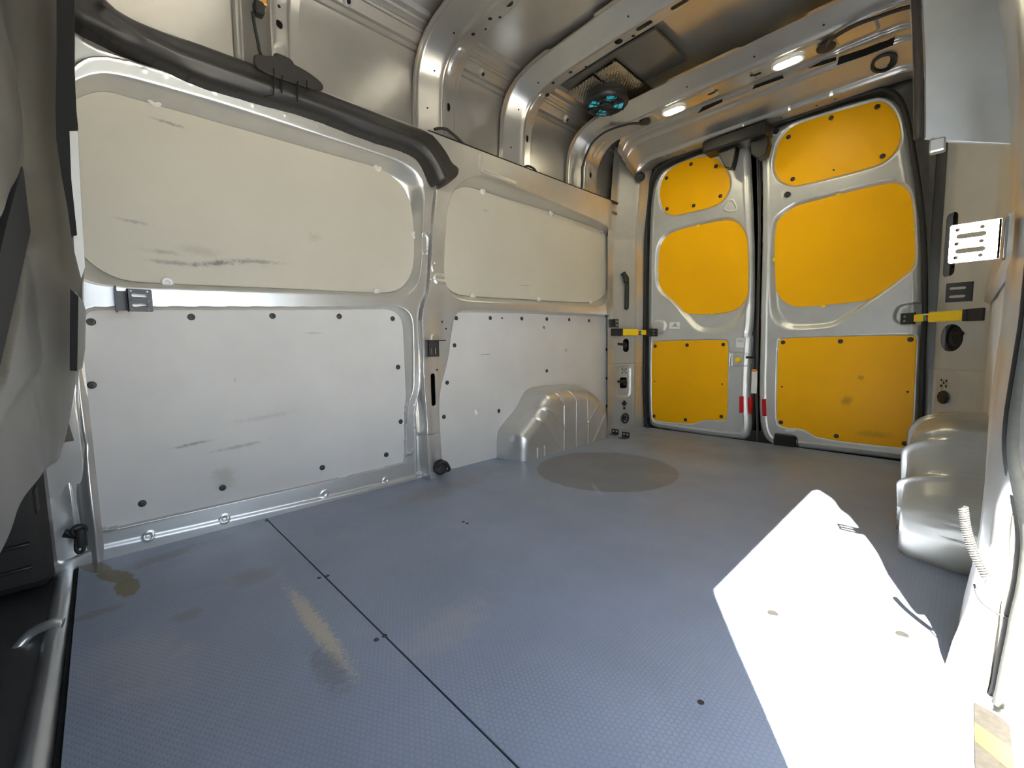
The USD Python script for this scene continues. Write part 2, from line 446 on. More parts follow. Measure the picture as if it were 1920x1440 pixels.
OCH = (.17, .14, .05)
PALE = (.42, .41, .40)
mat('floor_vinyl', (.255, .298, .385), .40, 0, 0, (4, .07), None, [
    ((-.050, 1.655, 0), (.030, .085, .2), (0, 0, .40), OCH, .8, 25, (.9, -.45, .22, .34)),
    ((-.012, 1.555, 0), (.034, .095, .2), (0, 0, .42), OCH, .9, 25, (.9, -.45, .22, .34)),
    ((.010, 1.455, 0), (.036, .080, .2), (0, 0, .05), OCH, .95, 25, (.9, -.45, .22, .34)),
    ((-.045, 1.36, 0), (.07, .03, .2), (0, 0, 0), OCH, .35, 30, (1.2, -.6, .2, .6)),
    ((.10, 1.60, 0), (.16, .05, .2), (0, 0, .2), OCH, .35, 20, (1.2, -.6, .2, .7)),
    ((.25, 1.28, 0), (.10, .08, .2), (0, 0, 0), OCH, .30, 20, (1.2, -.6, .2, .7)),
    ((.10, 1.20, 0), (.05, .04, .2), (0, 0, 0), OCH, .30, 30, (1.2, -.6, .2, .7)),
    ((.30, .95, 0), (.035, .36, .2), (0, 0, -.02), (.55, .48, .36), .75, 90, (1.5, -.72, .35, .75)),
    ((.27, .80, 0), (.05, .15, .2), (0, 0, -.05), (.08, .07, .05), .35, 60, (1.5, -.75, .3, .8)),
    ((.02, 1.05, 0), (.16, .32, .2), (0, 0, .4), PALE, .28, 25, (1.5, -.8, .2, .9)),
    ((.50, .74, 0), (.22, .10, .2), (0, 0, .2), PALE, .30, 30, (1.3, -.65, .2, .8)),
    ((1.0, 1.50, 0), (.40, .14, .2), (0, 0, .1), (.20, .17, .11), .35, 12, (1.2, -.6, .15, .8)),
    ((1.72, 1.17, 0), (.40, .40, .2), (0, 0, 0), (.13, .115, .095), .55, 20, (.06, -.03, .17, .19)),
    ((1.45, 1.03, 0), (.10, .015, .2), (0, 0, .9), (.5, .5, .5), .3, 20, (1, -.5, .1, .7)),
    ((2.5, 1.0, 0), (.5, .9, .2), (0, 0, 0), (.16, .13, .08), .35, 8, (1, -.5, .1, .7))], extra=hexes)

# ------------------------------------------------------------------ outside: the ground the van stands on
single('ground', hf(-7, 9, -14, 7, .5, None, lambda u, v, w: (u, v, np.full_like(u, -.70))), 'asphalt', 'pale asphalt ground outside the open side door', 'ground', kind='structure')

# ------------------------------------------------------------------ floor
fl = thing('floor', 'grey coin-pattern vinyl load floor with a cross seam and stains', 'floor', kind='structure')
def floor_edge(w):
    return w
b1 = V3([(-.085, 1.735), (-.085, -.05), (.388, -.05), (.388, 1.735)])
b2 = V3([(.391, 1.735), (.391, -.05), (1.0, -.05), (1.03, -.06), (2.80, -.06), (2.80, 1.735)])
part(fl, 'floor_board', plate(b1, -.015, 0, .0008, FLOOR), 'floor_vinyl', smooth=False)
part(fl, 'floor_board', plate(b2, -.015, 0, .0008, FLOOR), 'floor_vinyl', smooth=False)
part(fl, 'seam_strip', box(.3882, .3908, -.05, 1.735, -.012, -.0025), 'hole_dark', smooth=False)
for (x, y) in [(0.376, 1.146), (0.396, 1.141), (0.371, 0.811), (0.389, 0.810), (0.385, 1.673), (0.863, 1.163), (0.864, 1.143), (0.685, 0.277)]:
    part(fl, 'screw', lathe([(.0055, 0), (.005, .0012), (.00001, .0008)], (x, y, 0), (0, 0, 1), 10), 'rivet')
for (x, y) in [(1.035, 0.267), (1.140, 0.062)]:
    part(fl, 'screw', lathe([(.011, 0), (.010, .0015), (.004, .001), (.00001, .0008)], (x, y, 0), (0, 0, 1), 12), 'dark_steel')
part(fl, 'underfloor', box(-.4, 2.95, -.20, 1.85, -.10, -.016), 'silver_dark', smooth=False)

# ------------------------------------------------------------------ left wall
UF_IN = chaikin([(-0.032, 1.204), (-0.001, 1.280), (0.033, 1.313), (0.072, 1.335), (0.117, 1.334), (0.190, 1.334), (0.296, 1.335), (0.740, 1.335), (0.872, 1.339), (0.943, 1.325), (1.009, 1.291), (1.040, 1.219), (1.049, 1.118), (1.043, 0.974), (1.021, 0.911), (0.977, 0.857), (0.895, 0.833), (0.713, 0.830), (0.179, 0.814), (0.079, 0.812), (0.035, 0.830), (0.004, 0.857), (-0.020, 0.897)], 2)
UF_OUT = chaikin([(-0.051, 1.182), (-0.019, 1.285), (0.014, 1.327), (0.058, 1.359), (0.113, 1.371), (0.214, 1.376), (0.378, 1.381), (0.852, 1.374), (0.980, 1.371), (1.048, 1.354), (1.084, 1.318), (1.090, 1.266), (1.078, 1.182), (1.066, 1.096), (1.052, 0.938), (1.036, 0.879), (1.002, 0.833), (0.957, 0.812), (0.824, 0.808), (0.694, 0.806), (0.148, 0.787), (0.017, 0.783), (-0.031, 0.801), (-0.049, 0.830)], 2)
UR_IN = chaikin([(1.206, 1.005), (1.224, 1.147), (1.233, 1.233), (1.251, 1.295), (1.280, 1.333), (1.325, 1.358), (1.370, 1.369), (1.476, 1.367), (1.658, 1.363), (1.854, 1.368), (2.356, 1.351), (2.511, 1.336), (2.586, 1.291), (2.600, 1.197), (2.581, 1.051), (2.536, 0.947), (2.431, 0.887), (2.314, 0.867), (1.646, 0.857), (1.330, 0.850), (1.266, 0.859), (1.217, 0.883), (1.204, 0.941)], 2)
UR_OUT = chaikin([(1.170, 0.995), (1.187, 1.134), (1.196, 1.218), (1.223, 1.292), (1.267, 1.350), (1.321, 1.387), (1.384, 1.415), (1.445, 1.422), (1.540, 1.416), (1.626, 1.415), (1.817, 1.410), (2.459, 1.368), (2.578, 1.340), (2.630, 1.284), (2.624, 1.159), (2.593, 1.012), (2.523, 0.890), (2.382, 0.837), (2.267, 0.828), (1.611, 0.820), (1.282, 0.811), (1.217, 0.827), (1.177, 0.868), (1.168, 0.933)], 2)
LF_IN = chaikin([(-0.018, 0.686), (-0.015, 0.707), (-0.007, 0.718), (0.012, 0.722), (0.709, 0.751), (0.844, 0.759), (0.912, 0.760), (0.949, 0.748), (0.971, 0.718), (0.976, 0.660), (0.974, 0.508), (0.976, 0.362), (0.977, 0.268), (0.974, 0.083), (0.963, 0.081), (0.810, 0.077), (0.673, 0.076), (0.173, 0.077), (-0.046, 0.079), (-0.050, 0.103), (-0.049, 0.174), (-0.047, 0.330), (-0.046, 0.483)], 1)
LF_OUT = chaikin([(-0.030, 0.681), (-0.025, 0.707), (-0.012, 0.721), (0.012, 0.726), (0.695, 0.758), (0.827, 0.769), (0.904, 0.777), (0.953, 0.768), (0.986, 0.751), (1.003, 0.717), (1.002, 0.648), (0.999, 0.507), (1.000, 0.417), (0.988, 0.385), (0.971, 0.354), (0.965, 0.274), (0.957, 0.088), (0.943, 0.089), (0.794, 0.083), (0.659, 0.082), (0.169, 0.084), (-0.048, 0.086), (-0.052, 0.114), (-0.051, 0.183), (-0.051, 0.336), (-0.053, 0.486)], 1)
LR_IN = chaikin([(1.228, 0.695), (1.233, 0.733), (1.252, 0.756), (1.291, 0.763), (1.643, 0.773), (2.046, 0.776), (2.537, 0.778), (2.576, 0.761), (2.577, 0.391), (2.579, -0.102), (1.517, -0.003), (1.171, -0.001), (1.161, 0.053), (1.153, 0.187), (1.152, 0.316), (1.161, 0.379), (1.182, 0.446), (1.213, 0.529), (1.227, 0.585)], 1)
LR_OUT = offset(LR_IN, .010)
L3 = [(-0.072, 1.484), (0.020, 1.468), (0.038, 1.441), (0.066, 1.433), (0.134, 1.435), (0.216, 1.428), (0.378, 1.422), (0.403, 1.423), (0.446, 1.426), (0.606, 1.424), (0.649, 1.425), (0.735, 1.425), (0.847, 1.420), (0.974, 1.418), (1.058, 1.424), (1.099, 1.396), (1.130, 1.355), (1.140, 1.321), (1.138, 1.277), (1.124, 1.187), (1.116, 1.140), (1.106, 1.023), (1.090, 0.906), (1.076, 0.846), (1.047, 0.794), (1.032, 0.747), (1.030, 0.717), (1.031, 0.600), (1.037, 0.361), (1.041, 0.257), (1.038, 0.104), (1.047, -0.010)]
L2 = [(-0.094, 1.238), (0.011, 1.359), (0.028, 1.380), (0.047, 1.393), (0.077, 1.405), (0.134, 1.414), (0.218, 1.415), (0.383, 1.415), (0.409, 1.423), (0.540, 1.432), (0.667, 1.418), (0.862, 1.414), (1.016, 1.413), (1.060, 1.410), (1.110, 1.383), (1.138, 1.335), (1.133, 1.283), (1.118, 1.193), (1.114, 1.146), (1.095, 1.027), (1.084, 0.909), (1.070, 0.830), (1.046, 0.770), (1.035, 0.718), (1.036, 0.601), (1.033, 0.414), (1.017, 0.344), (1.009, 0.301), (1.017, 0.169), (1.010, 0.005)]
GAP = np.vstack([L2, L3[::-1]])
PIL = np.vstack([L3, [(1.06, -.05), (2.75, -.05), (2.75, 1.7), (-.2, 1.7)]])
SLOT = rrect(1.094, .405, .036, .148, .012)
E1 = [(1.377, 1.492), (1.376, 1.455), (1.389, 1.431), (1.415, 1.428), (1.612, 1.424)]
WELD = [(0.122, 1.408), (0.156, 1.400), (0.205, 1.404), (0.263, 1.406), (0.324, 1.402), (0.428, 1.401), (0.526, 1.401), (0.633, 1.400), (0.732, 1.399), (0.838, 1.393), (0.955, 1.399), (1.040, 1.389), (1.101, 1.365), (1.118, 1.319), (1.112, 1.238), (1.098, 1.097), (1.081, 1.025), (1.055, 0.742), (1.033, 0.671), (1.022, 0.482), (1.016, 0.387), (1.005, 0.340), (1.001, 0.244), (0.994, 0.136), (0.991, 0.076)]

def opening(h, inner, outer, U, V, floor_h):
    di, do = sdf(inner, U, V), sdf(outer, U, V)
    t = np.where(do > 0, 1., np.where(di < 0, 0., di / np.maximum(di - do, 1e-6)))
    t = t * t * (3 - 2 * t)
    return floor_h + (h - floor_h) * t

def wall_h(U, V):
    F = .012 + .036 * sm(.12, .60, V)
    P = np.where(V < .9, .060 - .05 * sm(1.055, 1.17, U) * (1 - sm(.55, .82, V)), .05)
    P = .05 + (P - .05) * (1 - sm(.80, .95, V))
    w = sm(-.004, .004, -sdf(PIL, U, V))
    h = F + (P - F) * w
    h = h + (np.where(V > .2, .012, .0) - h) * sm(-.003, .004, -sdf(GAP, U, V))
    h = h + .0035 * (1 - sm(.005, .011, dline(chaikin(E1, 1, False), U, V)))
    for p in WELD:
        h = h + .0012 * np.exp(-(((U - p[0]) ** 2 + (V - p[1]) ** 2) / .005 ** 2))
    h = h + .0028 * np.exp(-(dline(L3, U, V) / .005) ** 2) + .0028 * np.exp(-(dline(L2, U, V) / .005) ** 2)
    h = h + .17 * np.maximum(V - 1.30, 0)
    h = h + (.030 + .10 * np.maximum(V - 1.30, 0) - h) * sm(2.44, 2.56, U)
    h = opening(h, UF_IN, UF_OUT, U, V, -.006)
    h = opening(h, UR_IN, UR_OUT, U, V, -.006)
    h = opening(h, LF_IN, LF_OUT, U, V, -.006)
    h = opening(h, LR_IN, LR_OUT, U, V, -.006)
    # pressed details on the middle pillar and the rails
    for cx, cz, w_, hh, dep in EMB:
        s = sdf(rrect(cx, cz, w_, hh, .012), U, V)
        h = h + dep * sm(-.009, .0, -s)
    # sill: rolled upper edge and spot welds
    s = (V - .004) - (.085 + .035 * sm(0, .97, U))
    h = h + .006 * np.exp(-(s / .006) ** 2) * (U < .99) * (U > -.06)
    for p in SILLDOT:
        r = np.hypot(U - p[0], V - p[1])
        h = h + .0025 * np.exp(-((r - .011) / .003) ** 2)
    crease = dline(SILLCREASE, U, V)
    h = h + .006 * sm(0, .012, np.where(V < np.interp(U, SILLCREASE[:, 0], SILLCREASE[:, 1]), crease, 0))
    d = dline([(1.016, 0.207), (1.054, 0.201), (1.132, 0.191)], U, V)
    h = h - .004 * (1 - sm(.001, .005, d))
    return h
EMB = [(1.147, .905, .055, .032, .006), (1.075, 1.05, .022, .075, -.004), (1.115, .955, .010, .03, .004), (1.115, .62, .045, .062, .006), (1.50, 1.34, .0, .0, 0)][:4]
SILLDOT = [(0.070, 0.037), (0.267, 0.033), (0.599, 0.034), (0.859, 0.029)]
SILLCREASE = V3([(-0.112, 0.032), (-0.052, 0.045), (0.138, 0.038), (0.397, 0.031), (0.667, 0.024), (1.011, 0.023)])

wl = thing('wall_left', 'left side wall of silver pressed steel with grey lining panels', 'wall', kind='structure')
part(wl, 'steel_frame', hf(-.13, 2.60, -.03, 1.515, .0034, wall_h, WALL, outline=lambda U, V: -sdf(SLOT, U, V)), 'silver', smooth=True)
part(wl, 'outer_skin', hf(-.4, 2.80, -.1, 1.90, .1, None, lambda u, v, w: (u, 1.80 - .6 * np.maximum(v - 1.5, 0) ** 2, v)), 'silver_dark', smooth=True)
part(wl, 'plug_hole', join(*[lathe([(.0045, 0), (.00001, .0008)], (x, 1.72 - .0565, z), (0, -1, 0), 10) for x, z in [(1.168, 0.682), (1.111, 0.495), (1.148, 0.713)]]), 'hole_dark')

def lining(name_label, pts, matname, rivets, r, clips, step=.02):
    p = resample(pts, step)
    q = part(wl, 'lining_panel', plate(p, -.004, .001, .0012, WALL), matname, name_label, smooth=25)
    for (x, z) in rivets:
        part(q, 'fastener', button((x, 1.719, z), (0, -1, 0), r, .004), 'rivet')
    for (x, z) in clips:
        part(q, 'clip_tab', lathe([(.017, -.001), (.017, .003), (.013, .006), (.006, .006), (.005, .003), (.00001, .003)], (x, 1.719, z), (0, -1, 0), 18), 'clip_clear')
    return q
RIV = .0105
lining('large cream upper lining panel with rounded corners', offset(UF_IN, .004), 'lining_cream', [], RIV, [(0.178, 1.347), (0.891, 1.340), (1.051, 1.093), (0.862, 0.833), (0.171, 0.813)])
lining('cream upper lining panel behind the pillar', offset(UR_IN, .004), 'lining_cream', [], RIV, [(1.455, 1.370), (1.972, 1.365), (2.480, 1.348), (2.606, 1.133), (1.373, 0.848), (1.858, 0.857), (2.354, 0.869)])
lining('large grey lower lining panel with black rivets', offset(LF_IN, .004), 'lining_grey', [(-0.008, 0.688), (0.224, 0.709), (0.460, 0.720), (0.699, 0.726), (0.930, 0.724), (-0.020, 0.509), (0.946, 0.514), (0.948, 0.272), (0.872, 0.137), (0.601, 0.137), (0.271, 0.137), (0.063, 0.139)], RIV, [])
lining('grey lower lining panel above the wheel arch', offset(LR_IN, .004), 'lining_grey', [(1.268, 0.736), (1.486, 0.743), (1.717, 0.747), (1.925, 0.750), (2.133, 0.752), (2.337, 0.751), (1.253, 0.605), (1.203, 0.427), (1.178, 0.264), (1.532, 0.251), (1.920, 0.445), (2.538, 0.559), (2.538, 0.360), (2.539, 0.166)], RIV, [])

# ------------------------------------------------------------------ wheel arches
def arch_profile():
    w = [(1.510, -0.027), (1.511, 0.132), (1.550, 0.173), (1.602, 0.209), (1.665, 0.258), (1.708, 0.317), (1.747, 0.352), (1.827, 0.361), (2.084, 0.354)]
    w = [(x, z) for x, z in w]
    w += [(2.17, .335), (2.25, .29), (2.33, .215), (2.36, .16), (2.365, -.1), (1.50, -.1)]
    return chaikin(w, 2)
AP = arch_profile()
RIBS = [[(1.873, 0.003), (1.876, 0.257), (1.840, 0.330)], [(1.985, -0.007), (1.987, 0.276), (1.958, 0.331)], [(2.099, -0.005), (2.100, 0.135)], [(2.100, 0.135), (2.215, 0.236)], [(2.095, 0.281), (2.095, 0.136)], [(2.153, 0.006), (2.272, 0.153)], [(1.652, -0.003), (1.653, 0.052)], [(1.707, -0.005), (1.708, 0.054)], [(2.261, 0.005), (2.261, 0.049)], [(2.319, 0.002), (2.319, 0.051)]]
RIBS += [[(1.875, -0.011), (1.716, 0.182), (1.634, 0.236)], [(1.877, 0.129), (1.804, 0.215), (1.688, 0.273)]]

RIBS2 = [[(1.60, .24), (1.66, .18), (1.74, .08), (1.76, -.02)], [(1.69, .33), (1.75, .25), (1.82, .14), (1.84, -.02)], [(1.95, .37), (1.95, -.02)], [(2.08, .37), (2.08, -.02)]]
def arch_h(U, V, ribs=None):
    d = np.clip(-sdf(AP, U, V, .2), 0, .2)
    R = .085
    t = np.clip(d / R, 0, 1)
    h = .172 * (1 - (1 - t) ** 2.3) ** (1 / 2.3)
    for r in (ribs or RIBS):
        h = h + .006 * np.exp(-(dline(r, U, V) / .0045) ** 2) * sm(.0, .02, d)
    for r in (ribs or []):
        h = h + .012 * np.exp(-(dline(r, U, V) / .007) ** 2) * sm(.0, .006, d)
    return h

def arch_mesh(place, ribs=None):
    return hf(1.50, 2.37, -.02, .385, .0035, lambda U, V: arch_h(U, V, ribs), place, outline=lambda U, V: sdf(AP, U, V, .2))
a1 = thing('wheel_arch', 'silver ribbed wheel arch box against the left lining panel', 'wheel arch', (1.93, 1.72, 0))
part(a1, 'cover', arch_mesh(lambda u, v, w: (u, 1.722 - w, v)), 'silver', smooth=True)
a2 = thing('wheel_arch', 'grey ribbed wheel arch box on the right, beside the sunlit floor', 'wheel arch', (1.95, -.06, 0))
part(a2, 'cover', arch_mesh(lambda u, v, w: (u + .03, -.062 + w * 1.0, v), RIBS2), 'silver_arch', smooth=True)

# ------------------------------------------------------------------ rear doors
LD_OUT = chaikin([(1.551, 0.041), (1.561, 0.610), (1.562, 1.376), (1.545, 1.613), (1.514, 1.709), (1.447, 1.758), (1.157, 1.775), (0.988, 1.771), (0.936, 1.753), (0.924, 1.638), (0.896, 1.243), (0.881, 0.846), (0.887, 0.660), (0.896, 0.641), (0.883, 0.622), (0.885, 0.566), (0.890, 0.439), (0.891, 0.263), (0.882, 0.167), (0.877, 0.087), (0.890, 0.020), (0.925, -0.008), (1.445, -0.003), (1.526, 0.006)], 1)
RD_OUT = chaikin([(0.871, 1.731), (0.854, 1.324), (0.848, 0.964), (0.850, 0.843), (0.845, 0.565), (0.844, 0.346), (0.835, 0.140), (0.818, 0.056), (0.788, 0.009), (0.751, -0.010), (0.594, -0.004), (0.382, 0.000), (0.182, 0.000), (0.147, 0.007), (0.145, 0.204), (0.152, 0.541), (0.155, 0.759), (0.176, 1.083), (0.205, 1.298), (0.244, 1.547), (0.274, 1.676), (0.315, 1.740), (0.375, 1.777), (0.809, 1.784)], 1)
LU = chaikin([(1.482, 1.580), (1.479, 1.641), (1.453, 1.706), (1.413, 1.731), (1.345, 1.751), (1.262, 1.755), (1.182, 1.742), (1.130, 1.720), (1.088, 1.676), (1.053, 1.616), (1.036, 1.568), (1.032, 1.521), (1.049, 1.476), (1.082, 1.441), (1.142, 1.427), (1.368, 1.429), (1.416, 1.447), (1.458, 1.487)], 2)
LM = chaikin([(1.492, 1.172), (1.485, 1.238), (1.463, 1.287), (1.422, 1.324), (1.381, 1.337), (1.070, 1.338), (1.018, 1.327), (0.972, 1.295), (0.942, 1.256), (0.926, 1.201), (0.918, 1.003), (0.914, 0.895), (0.928, 0.850), (0.959, 0.805), (1.010, 0.780), (1.063, 0.774), (1.211, 0.773), (1.274, 0.784), (1.343, 0.813), (1.430, 0.866), (1.485, 0.913), (1.497, 0.972)], 2)
LL = chaikin([(1.521, 0.598), (1.509, 0.609), (1.034, 0.610), (1.018, 0.593), (1.016, 0.403), (1.012, 0.137), (1.027, 0.105), (1.149, 0.102), (1.214, 0.066), (1.261, 0.060), (1.490, 0.052), (1.518, 0.068), (1.526, 0.385)], 1)
RU = chaikin([(0.799, 1.562), (0.793, 1.629), (0.780, 1.689), (0.745, 1.736), (0.694, 1.758), (0.383, 1.746), (0.341, 1.729), (0.311, 1.693), (0.288, 1.646), (0.274, 1.596), (0.269, 1.534), (0.281, 1.490), (0.304, 1.461), (0.350, 1.436), (0.636, 1.432), (0.697, 1.434), (0.746, 1.462), (0.781, 1.503)], 2)
RM = chaikin([(0.791, 1.240), (0.779, 1.281), (0.748, 1.294), (0.711, 1.326), (0.662, 1.336), (0.320, 1.351), (0.273, 1.338), (0.240, 1.309), (0.220, 1.273), (0.212, 1.223), (0.205, 1.120), (0.189, 0.971), (0.191, 0.940), (0.203, 0.917), (0.322, 0.812), (0.369, 0.792), (0.419, 0.786), (0.647, 0.779), (0.693, 0.791), (0.738, 0.824), (0.766, 0.871), (0.776, 0.929)], 2)
RL = chaikin([(0.746, 0.591), (0.731, 0.612), (0.408, 0.613), (0.185, 0.614), (0.168, 0.599), (0.168, 0.533), (0.165, 0.204), (0.167, 0.077), (0.184, 0.066), (0.532, 0.063), (0.597, 0.101), (0.620, 0.107), (0.712, 0.105), (0.736, 0.126), (0.743, 0.228)], 1)
LBO = chaikin([(1.505, 0.955), (1.374, 0.868), (1.302, 0.755), (1.234, 0.676), (1.168, 0.646), (1.060, 0.643), (0.995, 0.667), (0.939, 0.725), (0.912, 0.795), (0.902, 0.863), (0.907, 1.033), (0.914, 1.199), (0.943, 1.277), (0.991, 1.330), (1.071, 1.357), (1.381, 1.357), (1.463, 1.322), (1.509, 1.253), (1.515, 1.118)], 2)
LBI = chaikin([(1.474, 0.970), (1.344, 0.852), (1.271, 0.777), (1.224, 0.720), (1.172, 0.690), (1.074, 0.689), (1.011, 0.716), (0.958, 0.770), (0.927, 0.840), (0.921, 0.911), (0.924, 1.035), (0.931, 1.190), (0.960, 1.262), (1.003, 1.311), (1.070, 1.332), (1.370, 1.328), (1.440, 1.297), (1.474, 1.236), (1.480, 1.113)], 2)
RBO = chaikin([(0.801, 0.778), (0.788, 0.723), (0.754, 0.673), (0.693, 0.647), (0.519, 0.652), (0.476, 0.667), (0.436, 0.703), (0.329, 0.791), (0.197, 0.904), (0.181, 0.955), (0.189, 1.078), (0.204, 1.238), (0.223, 1.302), (0.263, 1.349), (0.321, 1.366), (0.662, 1.353), (0.717, 1.344), (0.780, 1.307), (0.805, 1.254), (0.809, 1.019)], 2)
RBI = chaikin([(0.764, 0.820), (0.746, 0.756), (0.705, 0.706), (0.656, 0.686), (0.507, 0.690), (0.460, 0.718), (0.360, 0.791), (0.209, 0.920), (0.196, 0.957), (0.204, 1.081), (0.216, 1.229), (0.234, 1.288), (0.269, 1.327), (0.320, 1.343), (0.656, 1.327), (0.701, 1.315), (0.758, 1.279), (0.778, 1.234), (0.776, 1.014)], 2)

def door_h(out, up, low, bo, bi, extra):
    def f(U, V):
        d = np.clip(-sdf(out, U, V), 0, .12)
        r = .028
        t = np.clip(d / r, 0, 1)
        h = -.03 + .03 * np.sqrt(np.maximum(1 - (1 - t) ** 2, 0))
        # raised bead just inside the edge
        h = h + .004 * np.exp(-((d - .034) / .006) ** 2)
        h = opening(h, offset(bi, -.004), bo, U, V, -.026)
        h = opening(h, offset(up, -.002), offset(up, .014), U, V, -.012)
        h = opening(h, offset(low, -.002), offset(low, .007), U, V, -.006)
        return extra(U, V, h)
    return f

def rd_extra(U, V, h):
    s = sdf([(0.641, 0.752), (0.638, 0.674), (0.098, 0.650), (0.104, 0.776), (0.621, 0.822)], U, V)
    cup = [(0.263, 0.701), (0.250, 0.752), (0.222, 0.767), (0.140, 0.770), (0.134, 0.652), (0.227, 0.661), (0.251, 0.675)]
    h = h - .018 * sm(0, .012, -sdf(chaikin(cup, 2), U, V))
    e = rrect(*[(0.736, 1.397)][0], .028, .034, .012)
    h = h + .004 * sm(-.006, .002, -sdf(e, U, V))
    s = sdf(chaikin([(0.752, 0.027), (0.743, 0.060), (0.647, 0.067), (0.631, 0.051), (0.629, -0.018), (0.751, -0.029)], 1), U, V)
    return h - .02 * sm(0, .006, -s)

def ld_extra(U, V, h):
    cup = [(1.530, 0.709), (1.518, 0.745), (1.487, 0.758), (1.432, 0.751), (1.413, 0.725), (1.423, 0.679), (1.454, 0.651), (1.513, 0.664)]
    h = h + .012 * sm(0, .014, -sdf(chaikin(cup, 2), U, V))
    tri = chaikin([(1.063, 1.402), (1.021, 1.451), (0.987, 1.390), (0.998, 1.369), (1.047, 1.380)], 1)
    h = h + .004 * np.exp(-(np.abs(sdf(tri, U, V)) / .003) ** 2)
    s = sdf([(1.007, 0.531), (0.892, 0.528), (0.896, 0.455), (1.001, 0.449)], U, V)
    h = h - .003 * np.exp(-(np.abs(s) / .003) ** 2)
    return h

def door(name, label, out, panels, hfun, rivets):
    q = thing(name, label, 'door', (2.80, float(np.mean(out[:, 0])), 0), kind='structure')
    lo, hi = out.min(0) - .01, out.max(0) + .01
    part(q, 'door_frame', hf(lo[0], hi[0], lo[1], hi[1], .0035, hfun, DOOR, outline=lambda U, V: sdf(out, U, V)), 'silver_door', smooth=True)
    part(q, 'outer_skin', box(2.835, 2.85, lo[0] + .01, hi[0] - .01, lo[1], hi[1]), 'silver_dark', smooth=False)
    for (pts, w0, lab), rv in zip(panels, rivets):
        pp = part(q, 'panel', plate(resample(pts, .012), w0 - .006, w0, .0012, DOOR), 'yellow_panel', lab, smooth=25)
        for (y, z, r) in rv:
            part(pp, 'fastener', button((2.80 - w0, y, z), (-1, 0, 0), r, .004), 'rivet')
    return q
R1, R2 = .0115, .0045
def rv(pts, r=None, small=()):
    return [(y, z, R1) for y, z in pts] + [(y, z, R2) for y, z in small]
d1 = door('door_1', 'narrower looking rear door beside the left pillar, three yellow panels', LD_OUT,
          [(LU, -.008, 'small yellow upper panel'), (LM, -.018, 'yellow middle panel'), (LL, -.003, 'yellow lower panel')],
          door_h(LD_OUT, LU, LL, LBO, LBI, ld_extra),
          [rv([(1.434, 1.683), (1.271, 1.722), (1.116, 1.663), (1.086, 1.480), (1.249, 1.462), (1.428, 1.484)]), [],
           rv([(1.500, 0.575), (1.274, 0.580), (1.046, 0.580), (1.502, 0.085), (1.276, 0.084), (1.047, 0.130)], small=[(1.501, 0.330), (1.046, 0.335)])])
d2 = door('door_2', 'rear door on the right with larger yellow panels', RD_OUT,
          [(RU, -.008, 'yellow upper panel'), (RM, -.018, 'large yellow middle panel'), (RL, -.003, 'large yellow lower panel')],
          door_h(RD_OUT, RU, RL, RBO, RBI, rd_extra),
          [rv([(0.734, 1.701), (0.545, 1.730), (0.362, 1.713), (0.332, 1.475), (0.706, 1.473)], small=[(0.524, 1.467)]), [],
           rv([(0.722, 0.588), (0.460, 0.589), (0.191, 0.592), (0.718, 0.132), (0.458, 0.088), (0.188, 0.089)], small=[(0.719, 0.337), (0.189, 0.342)])])
def tabs(q, pts, w0, sx):
    for (y, z) in pts:
        part(q, 'clip_tab', lathe([(.012, -.001), (.012, .002), (.008, .004), (.00001, .004)], (2.80 - w0, y, z), (-1, 0, 0), 14), 'yellow_plastic')
tabs(d1, [(1.223, 1.332), (1.495, 1.094), (1.124, 0.775)], -.016, 1)
tabs(d2, [(0.499, 1.342), (0.788, 1.057), (0.545, 0.779), (0.199, 1.109)], -.016, 1)

# door trim: reflectors, labels, latch, seals
def patch(parent, name, pts, matn, label=None, w0=.0, t=.0015):
    return part(parent, name, plate(V3(pts), w0, w0 + t, .0003, DOOR), matn, label, smooth=False)
patch(d1, 'reflector', [(0.941, 0.266), (0.917, 0.268), (0.915, 0.170), (0.939, 0.165)], 'red_tape', 'red reflective strip', .0045)
patch(d2, 'reflector', [(0.818, 0.259), (0.796, 0.261), (0.790, 0.161), (0.812, 0.159)], 'red_tape', 'red reflective strip', .0045)
EDG = [(0.897, 0.261), (0.876, 0.262), (0.891, 0.164)]
part(d1, 'edge_reflector', box(2.806, 2.835, EDG[1][0], EDG[0][0], EDG[2][1], EDG[0][1]), 'red_tape', 'red reflective strip on the door edge', smooth=False)
s1 = patch(d1, 'sticker', [(1.394, 0.735), (1.324, 0.732), (1.326, 0.686), (1.397, 0.692)], 'white_label', 'white pictogram sticker', .0005)
part(s1, 'pictogram', plate(V3([(1.382, 0.699), (1.363, 0.719), (1.356, 0.730), (1.348, 0.719), (1.333, 0.697), (1.348, 0.705), (1.367, 0.705)]), .002, .0024, .0001, DOOR), 'grey_print', smooth=False)
s2 = patch(d1, 'sticker', [(0.969, 0.618), (0.921, 0.617), (0.923, 0.560), (0.971, 0.563)], 'white_label', 'small square information sticker', .0025)
for ln in ([(0.965, 0.608), (0.929, 0.607), (0.929, 0.603), (0.965, 0.604)], [(0.964, 0.598), (0.929, 0.598), (0.928, 0.594), (0.964, 0.594)]):
    part(s2, 'print_line', plate(V3(ln), .004, .0044, .0001, DOOR), 'grey_print', smooth=False)
yl = [(0.956, 0.486)][0]
part(d1, 'release_knob', lathe([(.018, 0), (.017, .008), (.012, .012), (.00001, .012)], (2.80, yl[0], yl[1]), (-1, .1, .25), 18), 'yellow_plastic', 'yellow release knob')
lt = [(0.906, 0.509), (0.859, 0.497)]
part(d1, 'latch_lever', box(2.775, 2.80, lt[1][0], lt[0][0], lt[1][1], lt[0][1], .002), 'black_plastic', 'black latch lever')
wl2 = [(1.000, 0.524), (0.989, 0.450)]
